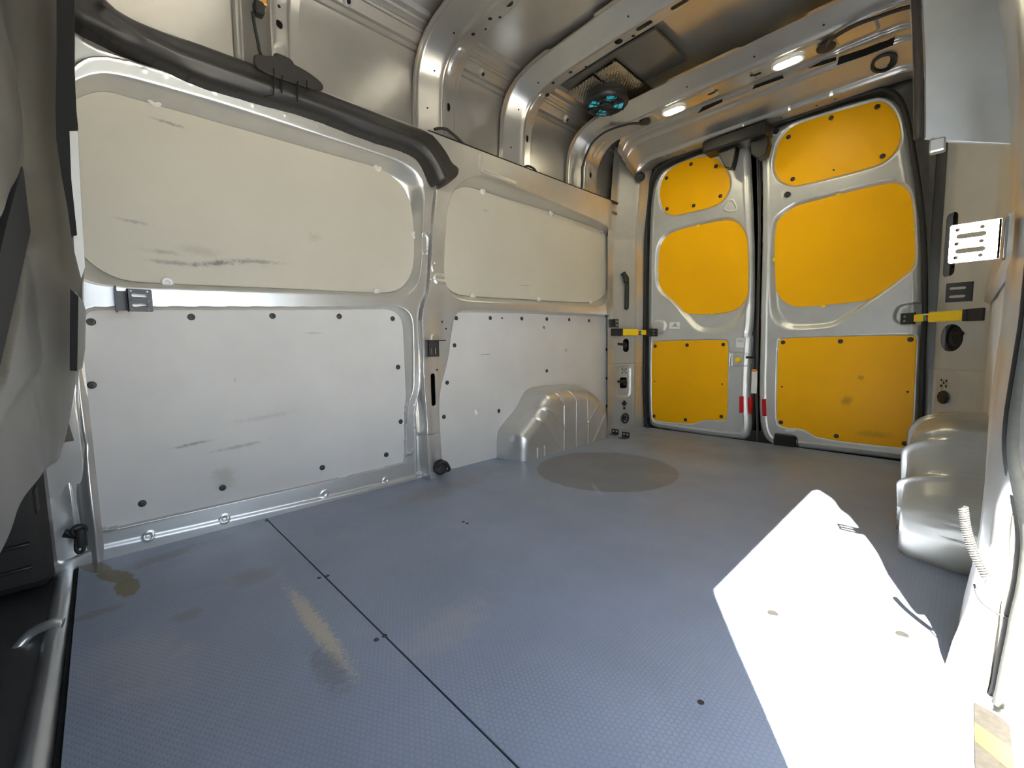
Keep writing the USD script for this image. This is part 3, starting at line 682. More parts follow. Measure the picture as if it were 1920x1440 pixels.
part(d1, 'wire_clip', tube([(2.795, wl2[0][0], wl2[0][1]), (2.795, wl2[0][0] + .004, wl2[1][1]), (2.795, wl2[1][0], wl2[1][1]), (2.795, wl2[1][0] + .002, wl2[0][1])], .0018), 'steel')
hd = [(0.745, -0.032), (0.642, 0.068)]
part(d2, 'lower_latch_cover', box(2.785, 2.84, hd[0][0], hd[1][0], hd[0][1] - .01, hd[1][1], .006), 'black_plastic', 'black lower latch cover')
hl = [(0.792, 1.749), (0.726, 1.394)]
for (y, z) in hl:
    part(d2, 'plug', lathe([(.016, 0), (.015, .005), (.00001, .006)], (2.797, y, z), (-1, 0, 0), 16), 'rubber')
part(d2, 'white_mark', plate(V3([(0.695, 0.094), (0.646, 0.101), (0.645, 0.089), (0.695, 0.082)]), .001, .0016, .0002, DOOR), 'white_label', smooth=False)
gap_l = V3([(0.936, 1.765), (0.924, 1.638), (0.896, 1.243), (0.881, 0.846), (0.875, 0.439), (0.876, 0.264), (0.865, 0.088), (0.860, 0.005)])
gap_r = V3([(0.872, 1.743), (0.854, 1.324), (0.848, 0.964), (0.850, 0.843), (0.847, 0.565), (0.846, 0.346), (0.837, 0.140), (0.831, 0.009)])
gp = np.vstack([gap_l + [.006, 0], (gap_r - [.006, 0])[::-1]])
part(d2, 'centre_gap', plate(gp, -.050, -.035, .001, DOOR), 'rubber', smooth=False)
for s, q in ((.62, gap_l), (.8, gap_r)):
    mid = gap_l * (1 - s) + V3([np.interp(gap_l[:, 1], gap_r[::-1, 1], gap_r[::-1, 0]), gap_l[:, 1]]).T * s
    part(d2, 'centre_seal', tube(np.c_[np.full(len(mid), 2.815), mid], .0045), 'brown_rubber' if s > .7 else 'grey_rubber', smooth=True)
sl = [(0.879, 0.424), (0.849, 0.289)]
part(d1, 'warning_label', box(2.800, 2.803, sl[1][0], sl[0][0], sl[1][1], sl[0][1]), 'white_label', 'narrow white label in the door gap', smooth=False)
sl = [(0.879, 0.433), (0.853, 0.418)]
part(d1, 'label_band', box(2.7995, 2.803, sl[1][0], sl[0][0], sl[1][1], sl[0][1]), 'orange_label', 'orange band', smooth=False)
seal = chaikin(np.vstack([[(1.532, -0.017), (1.566, 0.060), (1.572, 0.610), (1.568, 1.376), (1.555, 1.620), (1.525, 1.724), (1.457, 1.775), (1.185, 1.791), (0.942, 1.788), (0.832, 1.783), (0.374, 1.790), (0.311, 1.759), (0.267, 1.689), (0.234, 1.540), (0.195, 1.293), (0.167, 1.079), (0.146, 0.758), (0.144, 0.541), (0.135, 0.207), (0.135, 0.006)]]), 2, False)
single('door_seal', tube(np.c_[np.full(len(seal), 2.785), seal], .011, 10), 'rubber', 'black rubber seal around both rear doors', 'door seal', smooth=True)
single('rear_sill', join(box(2.80, 2.88, .12, 1.60, -.06, -.02, .004), box(2.83, 2.90, .10, 1.60, -.06, .06)), 'rubber', 'dark rubber sill under the rear doors', 'sill', kind='structure')

# ------------------------------------------------------------------ rear frame: pillars and header
wr = thing('wall_rear', 'silver rear frame of pillars and header around the doors', 'wall', kind='structure')
def pillar_plan(mirror):
    p = V3([(2.50, 1.685), (2.565, 1.69), (2.58, 1.684), (2.688, 1.609), (2.697, 1.600), (2.705, 1.597), (2.715, 1.600), (2.785, 1.574), (2.80, 1.578), (2.83, 1.60)])
    if mirror:
        p = V3([(2.38, -.0585), (2.54, -.057), (2.575, -.048), (2.70, .068), (2.718, .080), (2.735, .088), (2.775, .109), (2.80, .103), (2.83, .075)])
    return chaikin(p, 2, False)

def pillar(mirror, holes):
    plan = resample(pillar_plan(mirror), .004, False)
    s = np.r_[0, np.cumsum(np.linalg.norm(np.diff(plan, axis=0), axis=1))]
    t = np.gradient(plan, axis=0); t /= np.linalg.norm(t, axis=1, keepdims=True)
    nn = np.stack([-t[:, 1], t[:, 0]], 1) * (1 if mirror else -1)
    nn = nn * np.sign((nn @ V3([-1, 0]))[:, None] + 1e-6) if False else nn
    sgn = -1 if nn[len(nn) // 3][0] > 0 else 1
    nn = nn * sgn
    def place(U, V, H):
        x = np.interp(U, s, plan[:, 0]) + np.interp(U, s, nn[:, 0]) * H
        y = np.interp(U, s, plan[:, 1]) + np.interp(U, s, nn[:, 1]) * H
        lean = .10 * np.maximum(V - 1.45, 0) ** 1.5
        return x - lean * .3, y - (0 if mirror else 1) * .10 * np.maximum(V - 1.30, 0), V
    def hh(U, V):
        h = np.zeros_like(U)
        h = h - .0025 * np.exp(-((V - .455) / .003) ** 2)
        h = h + .006 * sm(.22, .17, V) * sm(s[-1] * .62, s[-1] * .70, U) 
        for (cu, cz, w_, h_, r_, dep) in holes['emb']:
            h = h + dep * sm(-.012, .002, -sdf(rrect(cu, cz, w_, h_, r_), U, V))
        return h
    def outline(U, V):
        o = np.full(U.shape, -1.)
        for (cu, cz, w_, h_, r_) in holes['cut']:
            o = np.maximum(o, -sdf(rrect(cu, cz, w_, h_, r_), U, V))
        return o
    return hf(0, s[-1], -.03, 1.86, .0035, hh, place, outline), plan, s, nn
pl, plan, sS, nN = pillar(False, {'emb': [(.15, .335, .085, .20, .02, -.006)], 'cut': [(.165, .585, .042, .092, .021), (.15, .325, .05, .075, .012)]})
part(wr, 'pillar', pl, 'silver', smooth=True)
pr, planR, sR, nR = pillar(True, {'emb': [(.365, .345, .12, .20, .02, -.006)], 'cut': [(.385, 1.00, .070, .27, .022), (.345, .597, .112, .118, .055)]})
part(wr, 'pillar', pr, 'silver_matt', smooth=True)
part(wr, 'pillar_back', join(box(2.70, 2.82, 1.67, 1.80, 0, 1.5), box(2.45, 2.82, -.17, -.10, 0, 1.9), box(2.74, 2.82, -.10, .03, 0, 1.9)), 'hole_dark', smooth=False)

def header_mesh():
    # section in (x, z): upper flange, forward face, lip, underside to the doors
    sec = V3([(2.44, 1.895), (2.49, 1.882), (2.493, 1.868), (2.535, 1.856), (2.540, 1.842), (2.56, 1.836), (2.650, 1.796), (2.656, 1.782), (2.666, 1.770), (2.676, 1.770), (2.684, 1.782), (2.69, 1.789), (2.79, 1.784), (2.815, 1.80)])
    sec = resample(chaikin(sec, 1, False), .004, False)
    ys = np.linspace(.15, 1.575, 230)
    S, Y = np.meshgrid(np.arange(len(sec)), ys)
    x, z = sec[S.astype(int), 0], sec[S.astype(int), 1]
    edge = np.minimum(Y - .15, 1.575 - Y)
    drop = .11 * (1 - np.sqrt(np.clip(1 - (1 - np.clip(edge / .13, 0, 1)) ** 2, 0, 1)))
    z = z - drop
    # stepped weld flange along the upper edge, ticks along the lip
    up = np.clip(1 - S / (len(sec) * .28), 0, 1)
    z = z + up * .012 * (sm(.02, .03, np.abs(Y - .835)) * .5 + .5 * np.sign(np.sin(Y * 22)) * 0 + .5 * sm(-.2, .2, np.sin(Y * 20)))
    for t in [(1.139, 1.795), (0.920, 1.785), (0.702, 1.788), (0.527, 1.807)]:
        z = z - .004 * np.exp(-((Y - t[0]) / .004) ** 2) * np.exp(-((S - len(sec) * .60) / 4) ** 2)
        x = x - .004 * np.exp(-((Y - t[0]) / .004) ** 2) * np.exp(-((S - len(sec) * .60) / 4) ** 2)
    P = np.stack([x, Y, z], -1).reshape(-1, 3)
    nv, nu = S.shape
    i = np.arange(nu * nv).reshape(nv, nu)
    a, b, c_, d = i[:-1, :-1].ravel(), i[:-1, 1:].ravel(), i[1:, 1:].ravel(), i[1:, :-1].ravel()
    return P, np.vstack([np.stack([a, b, c_], 1), np.stack([a, c_, d], 1)])
part(wr, 'header', header_mesh(), 'silver_roof', smooth=35)
for px_ in [(1.158, 1.783), (1.286, 1.765), (0.754, 1.783), (0.595, 1.786), (0.517, 1.773)]:
    part(wr, 'plug_hole', lathe([(.006, 0), (.00001, .001)], (2.74, px_[0], 1.7865), (0, 0, -1), 10), 'hole_dark')
part(wr, 'buffer', lathe([(.016, 0), (.014, .012), (.008, .018), (.00001, .019)], (2.70, 1.40, 1.79), (-.3, 0, -1), 16), 'steel', 'bright metal bump stop')
part(wr, 'outer_back', box(2.86, 2.90, -.2, 1.85, -.1, 2.05), 'silver_dark', smooth=False)

for q in ([(1.089, 1.851), (0.962, 1.859), (0.963, 1.873), (1.066, 1.873)], [(0.815, 1.862), (0.678, 1.855), (0.683, 1.869), (0.806, 1.876)], [(0.578, 1.854), (0.522, 1.845), (0.473, 1.841), (0.473, 1.855), (0.523, 1.862)],
          [(0.468, 1.818), (0.374, 1.813), (0.280, 1.812), (0.275, 1.842), (0.301, 1.839), (0.326, 1.842), (0.375, 1.842), (0.463, 1.850)]):
    part(wr, 'gap_shade', plate(V3(q), .0, .004, .0005, lambda u, v, w: (2.485 - w, u, v)), 'hole_dark', 'black plate as the shade in a gap above the header', smooth=False)  # black plates painted as the shade in the gaps behind the header

# grommet at the right end of the header
gq = [(0.309, 1.782)][0]
part(wr, 'cable_opening', lathe([(.044, -.004), (.046, .006), (.036, .008), (.032, -.004), (.00001, -.006)], (2.605, gq[0] + .012, 1.812), (-.42, .05, -.9), 26), 'rubber', 'oval cable opening with dark rubber rim')
part(wr, 'cable_opening', lathe([(.030, -.004), (.032, .006), (.024, .008), (.020, -.004), (.00001, -.006)], (2.67, 1.548, 1.69), (-.8, -.6, -.3), 22), 'rubber', 'oval cable opening above the left pillar')

# things on the left rear pillar
def on_pillar(u, z, h=0., right=False):
    P, s_, n_ = (planR, sR, nR) if right else (plan, sS, nN)
    p = V3([np.interp(u, s_, P[:, 0]), np.interp(u, s_, P[:, 1])]) + h * V3([np.interp(u, s_, n_[:, 0]), np.interp(u, s_, n_[:, 1])])
    return V3([p[0], p[1], z])
g = thing('grab_handle', 'black vertical grab handle recess on the left rear pillar', 'handle', on_pillar(.165, .93))
hp = [on_pillar(.165, z, h) for z, h in ((.84, .001), (.85, .010), (.92, .012), (1.02, .012), (1.05, .004))]
part(g, 'recess', tube(spline(hp, 6), [.015] * 25, 12), 'black_plastic', smooth=True)
part(g, 'knuckle', tube(spline([on_pillar(.158, 1.015, .012), on_pillar(.15, 1.045, .02), on_pillar(.135, 1.075, .014)], 5), .018, 12), 'black_plastic', smooth=True)
for lab, z, r in (('round latch housing in the upper hole of the left rear pillar', .585, .02), ('black plug in the square hole of the left rear pillar', .325, .023)):
    q = thing('latch_housing', lab, 'latch', on_pillar(.16, z - .03, -.02))
    part(q, 'body', lathe([(r, -.02), (r, .002), (r * .7, .012), (.00001, .012)], on_pillar(.16, z, -.012), -V3([-.5, .86, 0]) * -1 if False else (-.5, -.86, 0), 16), 'rubber')
    part(q, 'pin', tube([on_pillar(.16, z + .005, .0), on_pillar(.105, z + .012, .008)], .009, 10), 'rubber')
oq = thing('lashing_ring', 'dark oval lashing ring low on the left rear pillar', 'lashing ring', on_pillar(.16, .06))
ring = [on_pillar(.16 + .022 * math.cos(a) , .075 + .032 * math.sin(a) , .008 + .004 * math.sin(a)) for a in np.linspace(0, 2 * np.pi, 24, endpoint=False)]
part(oq, 'ring', tube(ring, .006, 8, True), 'rubber', smooth=True)
part(oq, 'eye', lathe([(.017, 0), (.012, .006), (.00001, .004)], on_pillar(.16, .075, .0), (-.5, -.86, 0), 16), 'dark_steel')
cq = thing('clover_plug', 'small black cross-shaped plug between socket and lashing ring', 'plug', on_pillar(.155, .165))
part(cq, 'body', join(*[lathe([(.009, 0), (.008, .004), (.00001, .004)], on_pillar(.155 + dx, .180 + dz, .0), (-.5, -.86, 0), 12) for dx, dz in ((0, .012), (0, -.012), (.01, 0), (-.01, 0), (0, -.034))]), 'rubber')

# ------------------------------------------------------------------ ceiling: skin, corner rails, insulation pads
YC = .83
def mirror_y(p):
    return p * [-1, 1] + [2 * YC, 0]
half = V3([(1.712, 1.46), (1.708, 1.60), (1.702, 1.74), (1.695, 1.80), (1.675, 1.85), (1.64, 1.90), (1.59, 1.930), (1.45, 1.945), (1.2, 1.955), (.83, 1.96)])
sec = np.vstack([half, mirror_y(half)[::-1][1:]])
sec = resample(chaikin(sec, 2, False), .012, False)
ce = thing('ceiling', 'silver steel roof skin with insulation pads and corner rails', 'ceiling', kind='structure')
def sheet(sec, x0, x1, nx, fn=None):
    xs = np.linspace(x0, x1, nx)
    v = np.array([[x, p[0], p[1]] for x in xs for p in sec])
    n = len(sec)
    i = np.arange(n * nx).reshape(nx, n)
    a, b, c_, d = i[:-1, :-1].ravel(), i[:-1, 1:].ravel(), i[1:, 1:].ravel(), i[1:, :-1].ravel()
    return v, np.vstack([np.stack([a, b, c_], 1), np.stack([a, c_, d], 1)])
part(ce, 'roof_skin', sheet(sec, -.4, 2.89, 60), 'silver_roof', smooth=True)
rail = V3([(1.695, 1.838), (1.668, 1.842), (1.662, 1.858), (1.650, 1.862), (1.630, 1.893), (1.622, 1.893), (1.617, 1.900), (1.620, 1.908), (1.604, 1.918), (1.598, 1.914), (1.592, 1.921), (1.575, 1.926), (1.568, 1.922), (1.560, 1.928), (1.545, 1.938)])
for r_ in (rail, mirror_y(rail)):
    part(ce, 'corner_rail', sheet(r_, -.4, 2.55, 40), 'silver_roof', smooth=25)
lower = V3([(1.712, 1.44), (1.69, 1.478), (1.675, 1.482), (1.668, 1.492)])
for x, y, z in [(.76, 1.640, 1.873), (1.40, 1.640, 1.873), (2.02, 1.640, 1.873)]:
    part(ce, 'dimple', lathe([(.020, -.004), (.016, .006), (.011, .014), (.009, .014), (.007, .002), (.00001, -.004)], (x, y, z), (0, -.75, -.66), 18), 'silver', 'cone shaped dimple with dark hole')
    part(ce, 'plug_hole', lathe([(.008, 0), (.00001, .001)], V3([x, y, z]) + V3([0, -.75, -.66]) * .0135, (0, -.75, -.66), 12), 'hole_dark')
def roof_z(y):
    return np.interp(np.abs(y - YC), np.abs(half[::-1, 0] - YC)[:], half[::-1, 1])
def roof_pad(x0, x1, y0, y1, t, matn, name='pad', label=None):
    ys = np.linspace(y0, y1, 24)
    top = [(y, roof_z(y) - .002) for y in ys]; bot = [(y, roof_z(y) - .002 - t) for y in ys[::-1]]
    ring = V3(top + bot)
    return part(ce, name, plate(ring, x0, x1, .001, lambda u, v, w: (w, u, v)), matn, label, smooth=25)
for x0, x1, y0, y1 in ((.60, 1.06, .95, 1.40), (.60, 1.06, .30, .90), (1.29, 1.55, 1.00, 1.36), (1.29, 1.55, .40, .96), (1.79, 2.10, .55, .96), (1.79, 2.10, .08, .50)):
    roof_pad(x0, x1, y0, y1, .004, 'silver_roof')

# ------------------------------------------------------------------ roof ribs
def rib_path(drop, dy=0.):
    h = V3([(1.668, 1.478), (1.655, 1.55), (1.648, 1.70), (1.632, 1.775), (1.585, 1.830), (1.50, 1.862), (1.36, 1.876), (1.1, 1.885), (YC, 1.887)])
    h[3:, 1] -= drop * np.linspace(.6, 1, 6) ; h[2, 1] -= drop * .3
    p = np.vstack([h, mirror_y(h)[::-1][1:]])
    return resample(chaikin(p, 3, False), .005, False)

def rib(label, xf, xw, xe, xr, xb, xo, drop, holes, cuts, base_x):
    path = rib_path(drop)
    s = np.r_[0, np.cumsum(np.linalg.norm(np.diff(path, axis=0), axis=1))]
    t = np.gradient(path, axis=0); t /= np.linalg.norm(t, axis=1, keepdims=True)
    n_ = np.stack([t[:, 1], -t[:, 0]], 1)
    n_ *= np.sign(((V3([YC, 1.4]) - path) * n_).sum(1))[:, None]
    D = .050
    S1 = s[-1]
    def hh(U, V):            # U along the rib, V along the van
        wob = .004 * np.sin(U * 9) * sm(.35, .6, U) * sm(.35, .6, S1 - U)
        steps = .008 * (sm(.2, .25, np.sin(U * 13 + 1)) ) * sm(.42, .5, U) * sm(.42, .5, S1 - U)
        f = np.interp(V, [xf, xf + .012, xw, xe, xr, xb, xo], [-D + .004, -D + .001, -D - .002, -.003, -.003, -D, -D])
        h = f.copy()
        h = h + .005 * np.exp(-((V - xe) / .008) ** 2)
        h = h + .003 * np.exp(-((V - xf - .018) / .004) ** 2)
        for (u, v, wu, wv, dep) in holes:
            for uu in (u, S1 - u):
                q = sdf(rrect(uu, v, wu, wv, .013), U, V)
                h = h + dep * sm(-.010, .001, -q)
        return h + wob * 0
    def outline(U, V):
        o = np.full(U.shape, -1.)
        edge = xf + .018 * sm(.15, .25, np.sin(U * 11)) * sm(.30, .4, U)
        o = np.maximum(o, edge - V)
        for (u, v, wu, wv) in cuts:
            for uu in (u, S1 - u):
                o = np.maximum(o, -sdf(rrect(uu, v, wu, wv, min(wu, wv) * .48), U, V))
        return o
    def place(U, V, H):
        y = np.interp(U, s, path[:, 0]) + np.interp(U, s, n_[:, 0]) * H
        z = np.interp(U, s, path[:, 1]) + np.interp(U, s, n_[:, 1]) * H
        return V, y, z
    q = thing('roof_rib', label, 'roof rib', (base_x, YC, 1.48))
    part(q, 'hoop', hf(0, S1, xf, xo, .004, hh, place, outline), 'silver_roof', smooth=True)
    back = []
    def on(u, v, h):
        return V3([v, np.interp(u, s, path[:, 0]) + np.interp(u, s, n_[:, 0]) * h, np.interp(u, s, path[:, 1]) + np.interp(u, s, n_[:, 1]) * h]), V3([0, np.interp(u, s, n_[:, 0]), np.interp(u, s, n_[:, 1])])
    return q, on, S1, s, path, n_
def dots(q, on, lst):
    for (u, v, h, r) in lst:
        p, n_ = on(u, v, h)
        part(q, 'hole', lathe([(r, 0), (.00001, .0006)], p, n_, 12), 'hole_dark')
def tilt_dots(q, on, xw, xe, lst):
    """holes on the slanting front wall of a rib"""
    for (u, f, r) in lst:
        p, n_ = on(u, xw + (xe - xw) * f, -.052 + .049 * f)
        d = n_ * (xe - xw) + V3([-1, 0, 0]) * .049
        d /= np.linalg.norm(d)
        part(q, 'hole', lathe([(r, 0), (.00001, .0006)], p + d * .002, d, 12), 'hole_dark')
EMR = [(.36, .0, .085, .028, .006)]
r0, on0, S0, *_ = rib('silver roof rib nearest the bulkhead, holding a cable', .395, .42, .495, .550, .565, .60, 0, [(.115, .522, .05, .03, .005)], [(.21, .522, .026, .020)], .5)
dots(r0, on0, [(.262, .522, -.002, .005)])
r1, on1, S1_, *_ = rib('silver roof rib above the middle pillar', 1.055, 1.085, 1.175, 1.245, 1.26, 1.29, 0, [(.365, 1.21, .10, .030, .006)], [(.185, 1.212, .034, .016), (.70, 1.215, .036, .036)], 1.17)
tilt_dots(r1, on1, 1.085, 1.175, [(.16, .4, .004), (.30, .6, .004), (.45, .7, .004)])
dots(r1, on1, [(.50, 1.205, -.002, .008), (.60, 1.21, -.002, .008), (.63, 1.235, -.002, .006), (.80, 1.21, -.002, .010), (.55, 1.23, -.002, .005)])
r2, on2, S2, *_ = rib('silver roof rib between middle pillar and fan', 1.555, 1.585, 1.68, 1.745, 1.76, 1.79, 0, [(.37, 1.712, .09, .028, .006)], [(.20, 1.712, .034, .016), (.86, 1.712, .034, .034), (.98, 1.712, .07, .022), (1.13, 1.712, .07, .020)], 1.67)
tilt_dots(r2, on2, 1.585, 1.68, [(.14, .4, .004), (.06, .5, .004), (.31, .6, .004), (.45, .7, .004), (.95, .6, .004)])
dots(r2, on2, [(.50, 1.70, -.002, .008), (.60, 1.71, -.002, .009), (.67, 1.735, -.002, .006), (.92, 1.73, -.002, .008), (.43, 1.735, -.002, .011)])
r3, on3, S3, s3, path3, n3 = rib('wide silver rear roof rib carrying two lamps', 2.085, 2.115, 2.205, 2.335, 2.36, 2.40, .075, [(.30, 2.27, .09, .03, .005), (.62, 2.275, .12, .085, .006), (1.30, 2.275, .26, .085, .006)], [(.985, 2.27, .05, .018), (.155, 2.27, .03, .016)], 2.22)
tilt_dots(r3, on3, 2.115, 2.205, [(.90, .6, .004), (1.2, .6, .004), (1.45, .6, .004)])

# ceiling lamps on the rear rib
for (y, lab) in ((1.12, 'lit oval ceiling lamp on the rear rib, the one near the fan'), (.605, 'lit oval ceiling lamp on the rear rib, further from the fan')):
    u = np.interp(-y, -path3[:, 0], s3)
    p, n_ = on3(u, 2.262, 0)
    q = thing('ceiling_lamp', lab, 'lamp', p, 'pair of lit lamps on the rear roof rib')
    o = rrect(0, 0, .052, .105, .025, 8)
    pl_ = lambda a, b, w: (p[0] + a, p[1] + b * abs(n_[2]), p[2] + w * n_[2] + b * n_[1] * 0)
    part(q, 'housing', plate(offset(o, .010), .004, .017, .002, pl_, [offset(o, .001)]), 'white_label', smooth=25)
    part(q, 'lens', plate(o, .0075, .0125, .002, pl_), 'lamp', smooth=25)

# ------------------------------------------------------------------ fan in its foil patch
fc = V3([2.03, 1.380, 1.845])
fo = thing('foil_patch', 'quilted silver foil insulation around the black fan', 'insulation', (1.95, 1.30, 1.93))
for pts in ([(1.848, 1.316), (1.832, 1.192), (2.229, 1.199), (2.262, 1.327)], [(1.870, 1.506), (1.845, 1.330), (2.256, 1.347), (2.334, 1.536)]):
    pts = V3(pts)
    lo, hi = pts.min(0) - .01, pts.max(0) + .01
    wav = lambda U, V: .004 * np.sin(U * 330) * np.sin(V * 330) + .006 * (meshkit.noise(np.stack([U * 18, V * 18, U * 0], -1), 3) - .5)
    a_ = hf(lo[0], hi[0], lo[1], hi[1], .004, wav, lambda u, v, w: (u, v, 1.900 + w), outline=lambda U, V: sdf(pts, U, V))
    b_ = hf(lo[0], hi[0], lo[1], hi[1], .02, None, lambda u, v, w: (u, v, np.full_like(u, 1.912)), outline=lambda U, V: sdf(pts, U, V))
    part(fo, 'foil_sheet', join(a_, b_), 'foil', smooth=True)
part(fo, 'backing', box(1.80, 2.10, .98, 1.50, 1.914, 1.925), 'silver_dark', smooth=False)
fa = thing('roof_fan', 'round black ventilation fan in the roof with blue-green slots', 'fan', fc)
part(fa, 'housing', lathe([(.106, .09), (.108, .04), (.114, .030), (.117, .018), (.115, .008), (.106, .0), (.100, -.004), (.092, .004), (.00001, .006)], fc, (0, 0, -1) if False else (0, 0, 1), 40), 'black_plastic', smooth=40)
for k in range(4):
    a0 = (.9, 2.6, 4.1, 5.5)[k]
    vane = [lathe([(.00001, 0)] * 2, fc, (0, 0, 1), 3)] * 0
    for j in range(5):
        a = a0 + (j - 2) * .13
        d = V3([math.cos(a), math.sin(a), 0])
        vane.append(tube([fc + d * .045 + [0, 0, .003], fc + d * .088 + [0, 0, .0]], .0045, 6))
    part(fa, 'slot_light', join(*vane), 'cyan_glow', 'blue-green lit slots')
hub = lathe([(.034, -.001), (.030, -.010), (.012, -.014), (.00001, -.014)], fc, (0, 0, 1), 24)
part(fa, 'hub', hub, 'rubber')
sp = []
for k in range(8):
    a = k * math.pi / 4 + .35
    d = V3([math.cos(a), math.sin(a), 0])
    sp.append(tube([fc + d * .03 + [0, 0, -.004], fc + d * .105 + [0, 0, -.003]], .0035, 6))
part(fa, 'grille', join(*sp, lathe([(.066, -.001), (.064, -.006), (.061, -.001)], fc, (0, 0, 1), 30)), 'rubber')

# ------------------------------------------------------------------ black track cover along the top of the left wall
up = [(0.040, 1.582), (0.098, 1.524), (0.131, 1.513), (0.162, 1.510), (0.216, 1.509), (0.274, 1.514), (0.344, 1.514), (0.420, 1.516), (0.524, 1.516), (0.641, 1.510), (0.801, 1.508), (0.958, 1.508), (1.086, 1.512), (1.136, 1.482), (1.179, 1.444), (1.198, 1.415), (1.224, 1.408), (1.241, 1.395), (1.237, 1.366)]
lowp = [(1.222, 1.349), (1.183, 1.317), (1.143, 1.294), (1.115, 1.296), (1.097, 1.316), (1.082, 1.345), (1.057, 1.377), (1.022, 1.397), (0.949, 1.403), (0.817, 1.400), (0.589, 1.413), (0.433, 1.402), (0.364, 1.401), (0.283, 1.396), (0.149, 1.417), (0.098, 1.421), (0.065, 1.430), (0.019, 1.438), (-0.015, 1.467), (-0.045, 1.536)]
TC = chaikin(np.vstack([up, lowp]), 1)
def cover_h(U, V):
    d = np.clip(-sdf(TC, U, V), 0, .1)
    t = np.clip(d / .036, 0, 1)
    h = .065 * (1 - (1 - t) ** 2.4) ** (1 / 2.4)
    mid = V3([(0.082, 1.490), (0.188, 1.446), (0.367, 1.447), (0.587, 1.444), (0.819, 1.445), (0.979, 1.443), (1.054, 1.430), (1.100, 1.389), (1.141, 1.327)])
    return h + .010 * np.exp(-(dline(chaikin(mid, 1, False), U, V) / .014) ** 2)
tc = thing('track_cover', 'long black plastic cover curving along the top of the left wall', 'cover', (.7, 1.66, 1.5))
part(tc, 'cover', hf(-.15, 1.32, 1.30, 2.0, .004, cover_h, lambda u, v, w: (u, 1.665 - w, v), outline=lambda U, V: sdf(TC, U, V)), 'dark_cover', smooth=True)
JC = chaikin([(0.420, 1.514), (0.427, 1.523), (0.477, 1.533), (0.480, 1.549), (0.490, 1.553), (0.534, 1.552), (0.538, 1.537), (0.553, 1.537), (0.590, 1.530), (0.634, 1.512), (0.630, 1.484), (0.550, 1.478), (0.474, 1.474), (0.418, 1.484)], 1)
part(tc, 'joint_cover', plate(resample(JC, .01), .075, .083, .003, lambda u, v, w: (u, 1.665 - w, v)), 'dark_cover', 'overlapping joint cover', smooth=25)
for q in ([(0.475, 1.499), (0.475, 1.463), (0.469, 1.415), (0.442, 1.401)], [(0.500, 1.486), (0.495, 1.430)], [(0.547, 1.486), (0.542, 1.421)], [(0.577, 1.500), (0.575, 1.464)]):
    part(tc, 'slit', tube(V3([(x, 1.582, z) for x, z in q]), .0022, 6), 'hole_dark')
tc2 = thing('connector_cable', 'black cable with a copper-orange plug hanging from the front roof rib', 'cable', (.45, 1.62, 1.6))
ck = [(x, 1.625, z) for x, z in [(0.445, 1.662), (0.436, 1.670), (0.440, 1.628), (0.446, 1.586), (0.450, 1.555), (0.459, 1.543)]]
part(tc2, 'wire', tube(spline(ck[1:], 6), .005, 8), 'rubber', smooth=True)
cp = [(0.450, 1.689), (0.458, 1.710), (0.474, 1.721)]
part(tc2, 'plug', box(cp[0][0] - .012, cp[0][0] + .016, 1.60, 1.635, cp[0][1] - .025, cp[0][1] + .012, .004), 'rubber', 'black plug')
part(tc2, 'terminal', box(cp[1][0] - .012, cp[2][0] + .004, 1.605, 1.63, cp[1][1] - .012, cp[1][1] + .03, .004), 'copper', 'copper-orange terminal')

# the ledge above the rear upper panel with its dark channel, and cables
led = thing('wall_ledge', 'dark channel ledge above the rear upper lining panel', 'ledge', (1.9, 1.66, 1.49), kind='structure')
part(led, 'channel', box(-.1, 2.62, 1.665, 1.78, 1.455, 1.470), 'silver_dark', smooth=False)
part(led, 'shade_strip', tube(V3([(x, 1.652, 1.522) for x in np.linspace(1.10, 2.56, 30)]), .009, 8), 'rubber', smooth=True)  # black tube drawn as the shade in the gap above the rail
def cable(label, pts, r=.005, name='cable'):
    q = thing(name, label, 'cable', pts[0])
    part(q, 'wire', tube(spline(pts, 8), r, 8), 'rubber', smooth=True)
    return q
L_ = lambda y, pts: [(x, y, z) for x, z in pts]
cable('black cable looping over the ledge behind the track cover', L_(1.645, [(1.128, 1.539), (1.156, 1.552), (1.193, 1.559), (1.218, 1.551), (1.250, 1.540), (1.286, 1.523), (1.348, 1.515), (1.414, 1.511), (1.517, 1.515)]), .006)
cable('black cable looping over the ledge below the second rib', L_(1.645, [(1.667, 1.518), (1.707, 1.536), (1.739, 1.537), (1.764, 1.529), (1.776, 1.510)]), .006)
q = cable('black wiring harness running up the rear roof rib on the left', [V3([x, y, z]) for (x, y, z) in [(2.165, 1.645, 1.505), (2.155, 1.632, 1.56), (2.15, 1.628, 1.63), (2.155, 1.62, 1.66), (2.165, 1.60, 1.72), (2.17, 1.565, 1.765), (2.175, 1.50, 1.792), (2.185, 1.43, 1.800), (2.20, 1.37, 1.800), (2.205, 1.33, 1.795), (2.245, 1.30, 1.797)]], .006, 'wiring_harness')
part(q, 'grommet', lathe([(.030, .0), (.029, .006), (.016, .010), (.00001, .009)], (2.262, 1.285, 1.806), (0, 0, -1), 20), 'rubber', 'round black grommet')
q = cable('black wiring harness running along the rear roof rib on the right', [V3(p) for p in [(2.20, .10, 1.72), (2.19, .20, 1.775), (2.18, .30, 1.785), (2.18, .36, 1.79), (2.20, .43, 1.79), (2.235, .455, 1.794), (2.262, .465, 1.797)]], .007, 'wiring_harness')
part(q, 'grommet', lathe([(.034, .0), (.033, .006), (.016, .010), (.00001, .009)], (2.268, .468, 1.802), (0, 0, -1), 20), 'rubber', 'round black grommet')

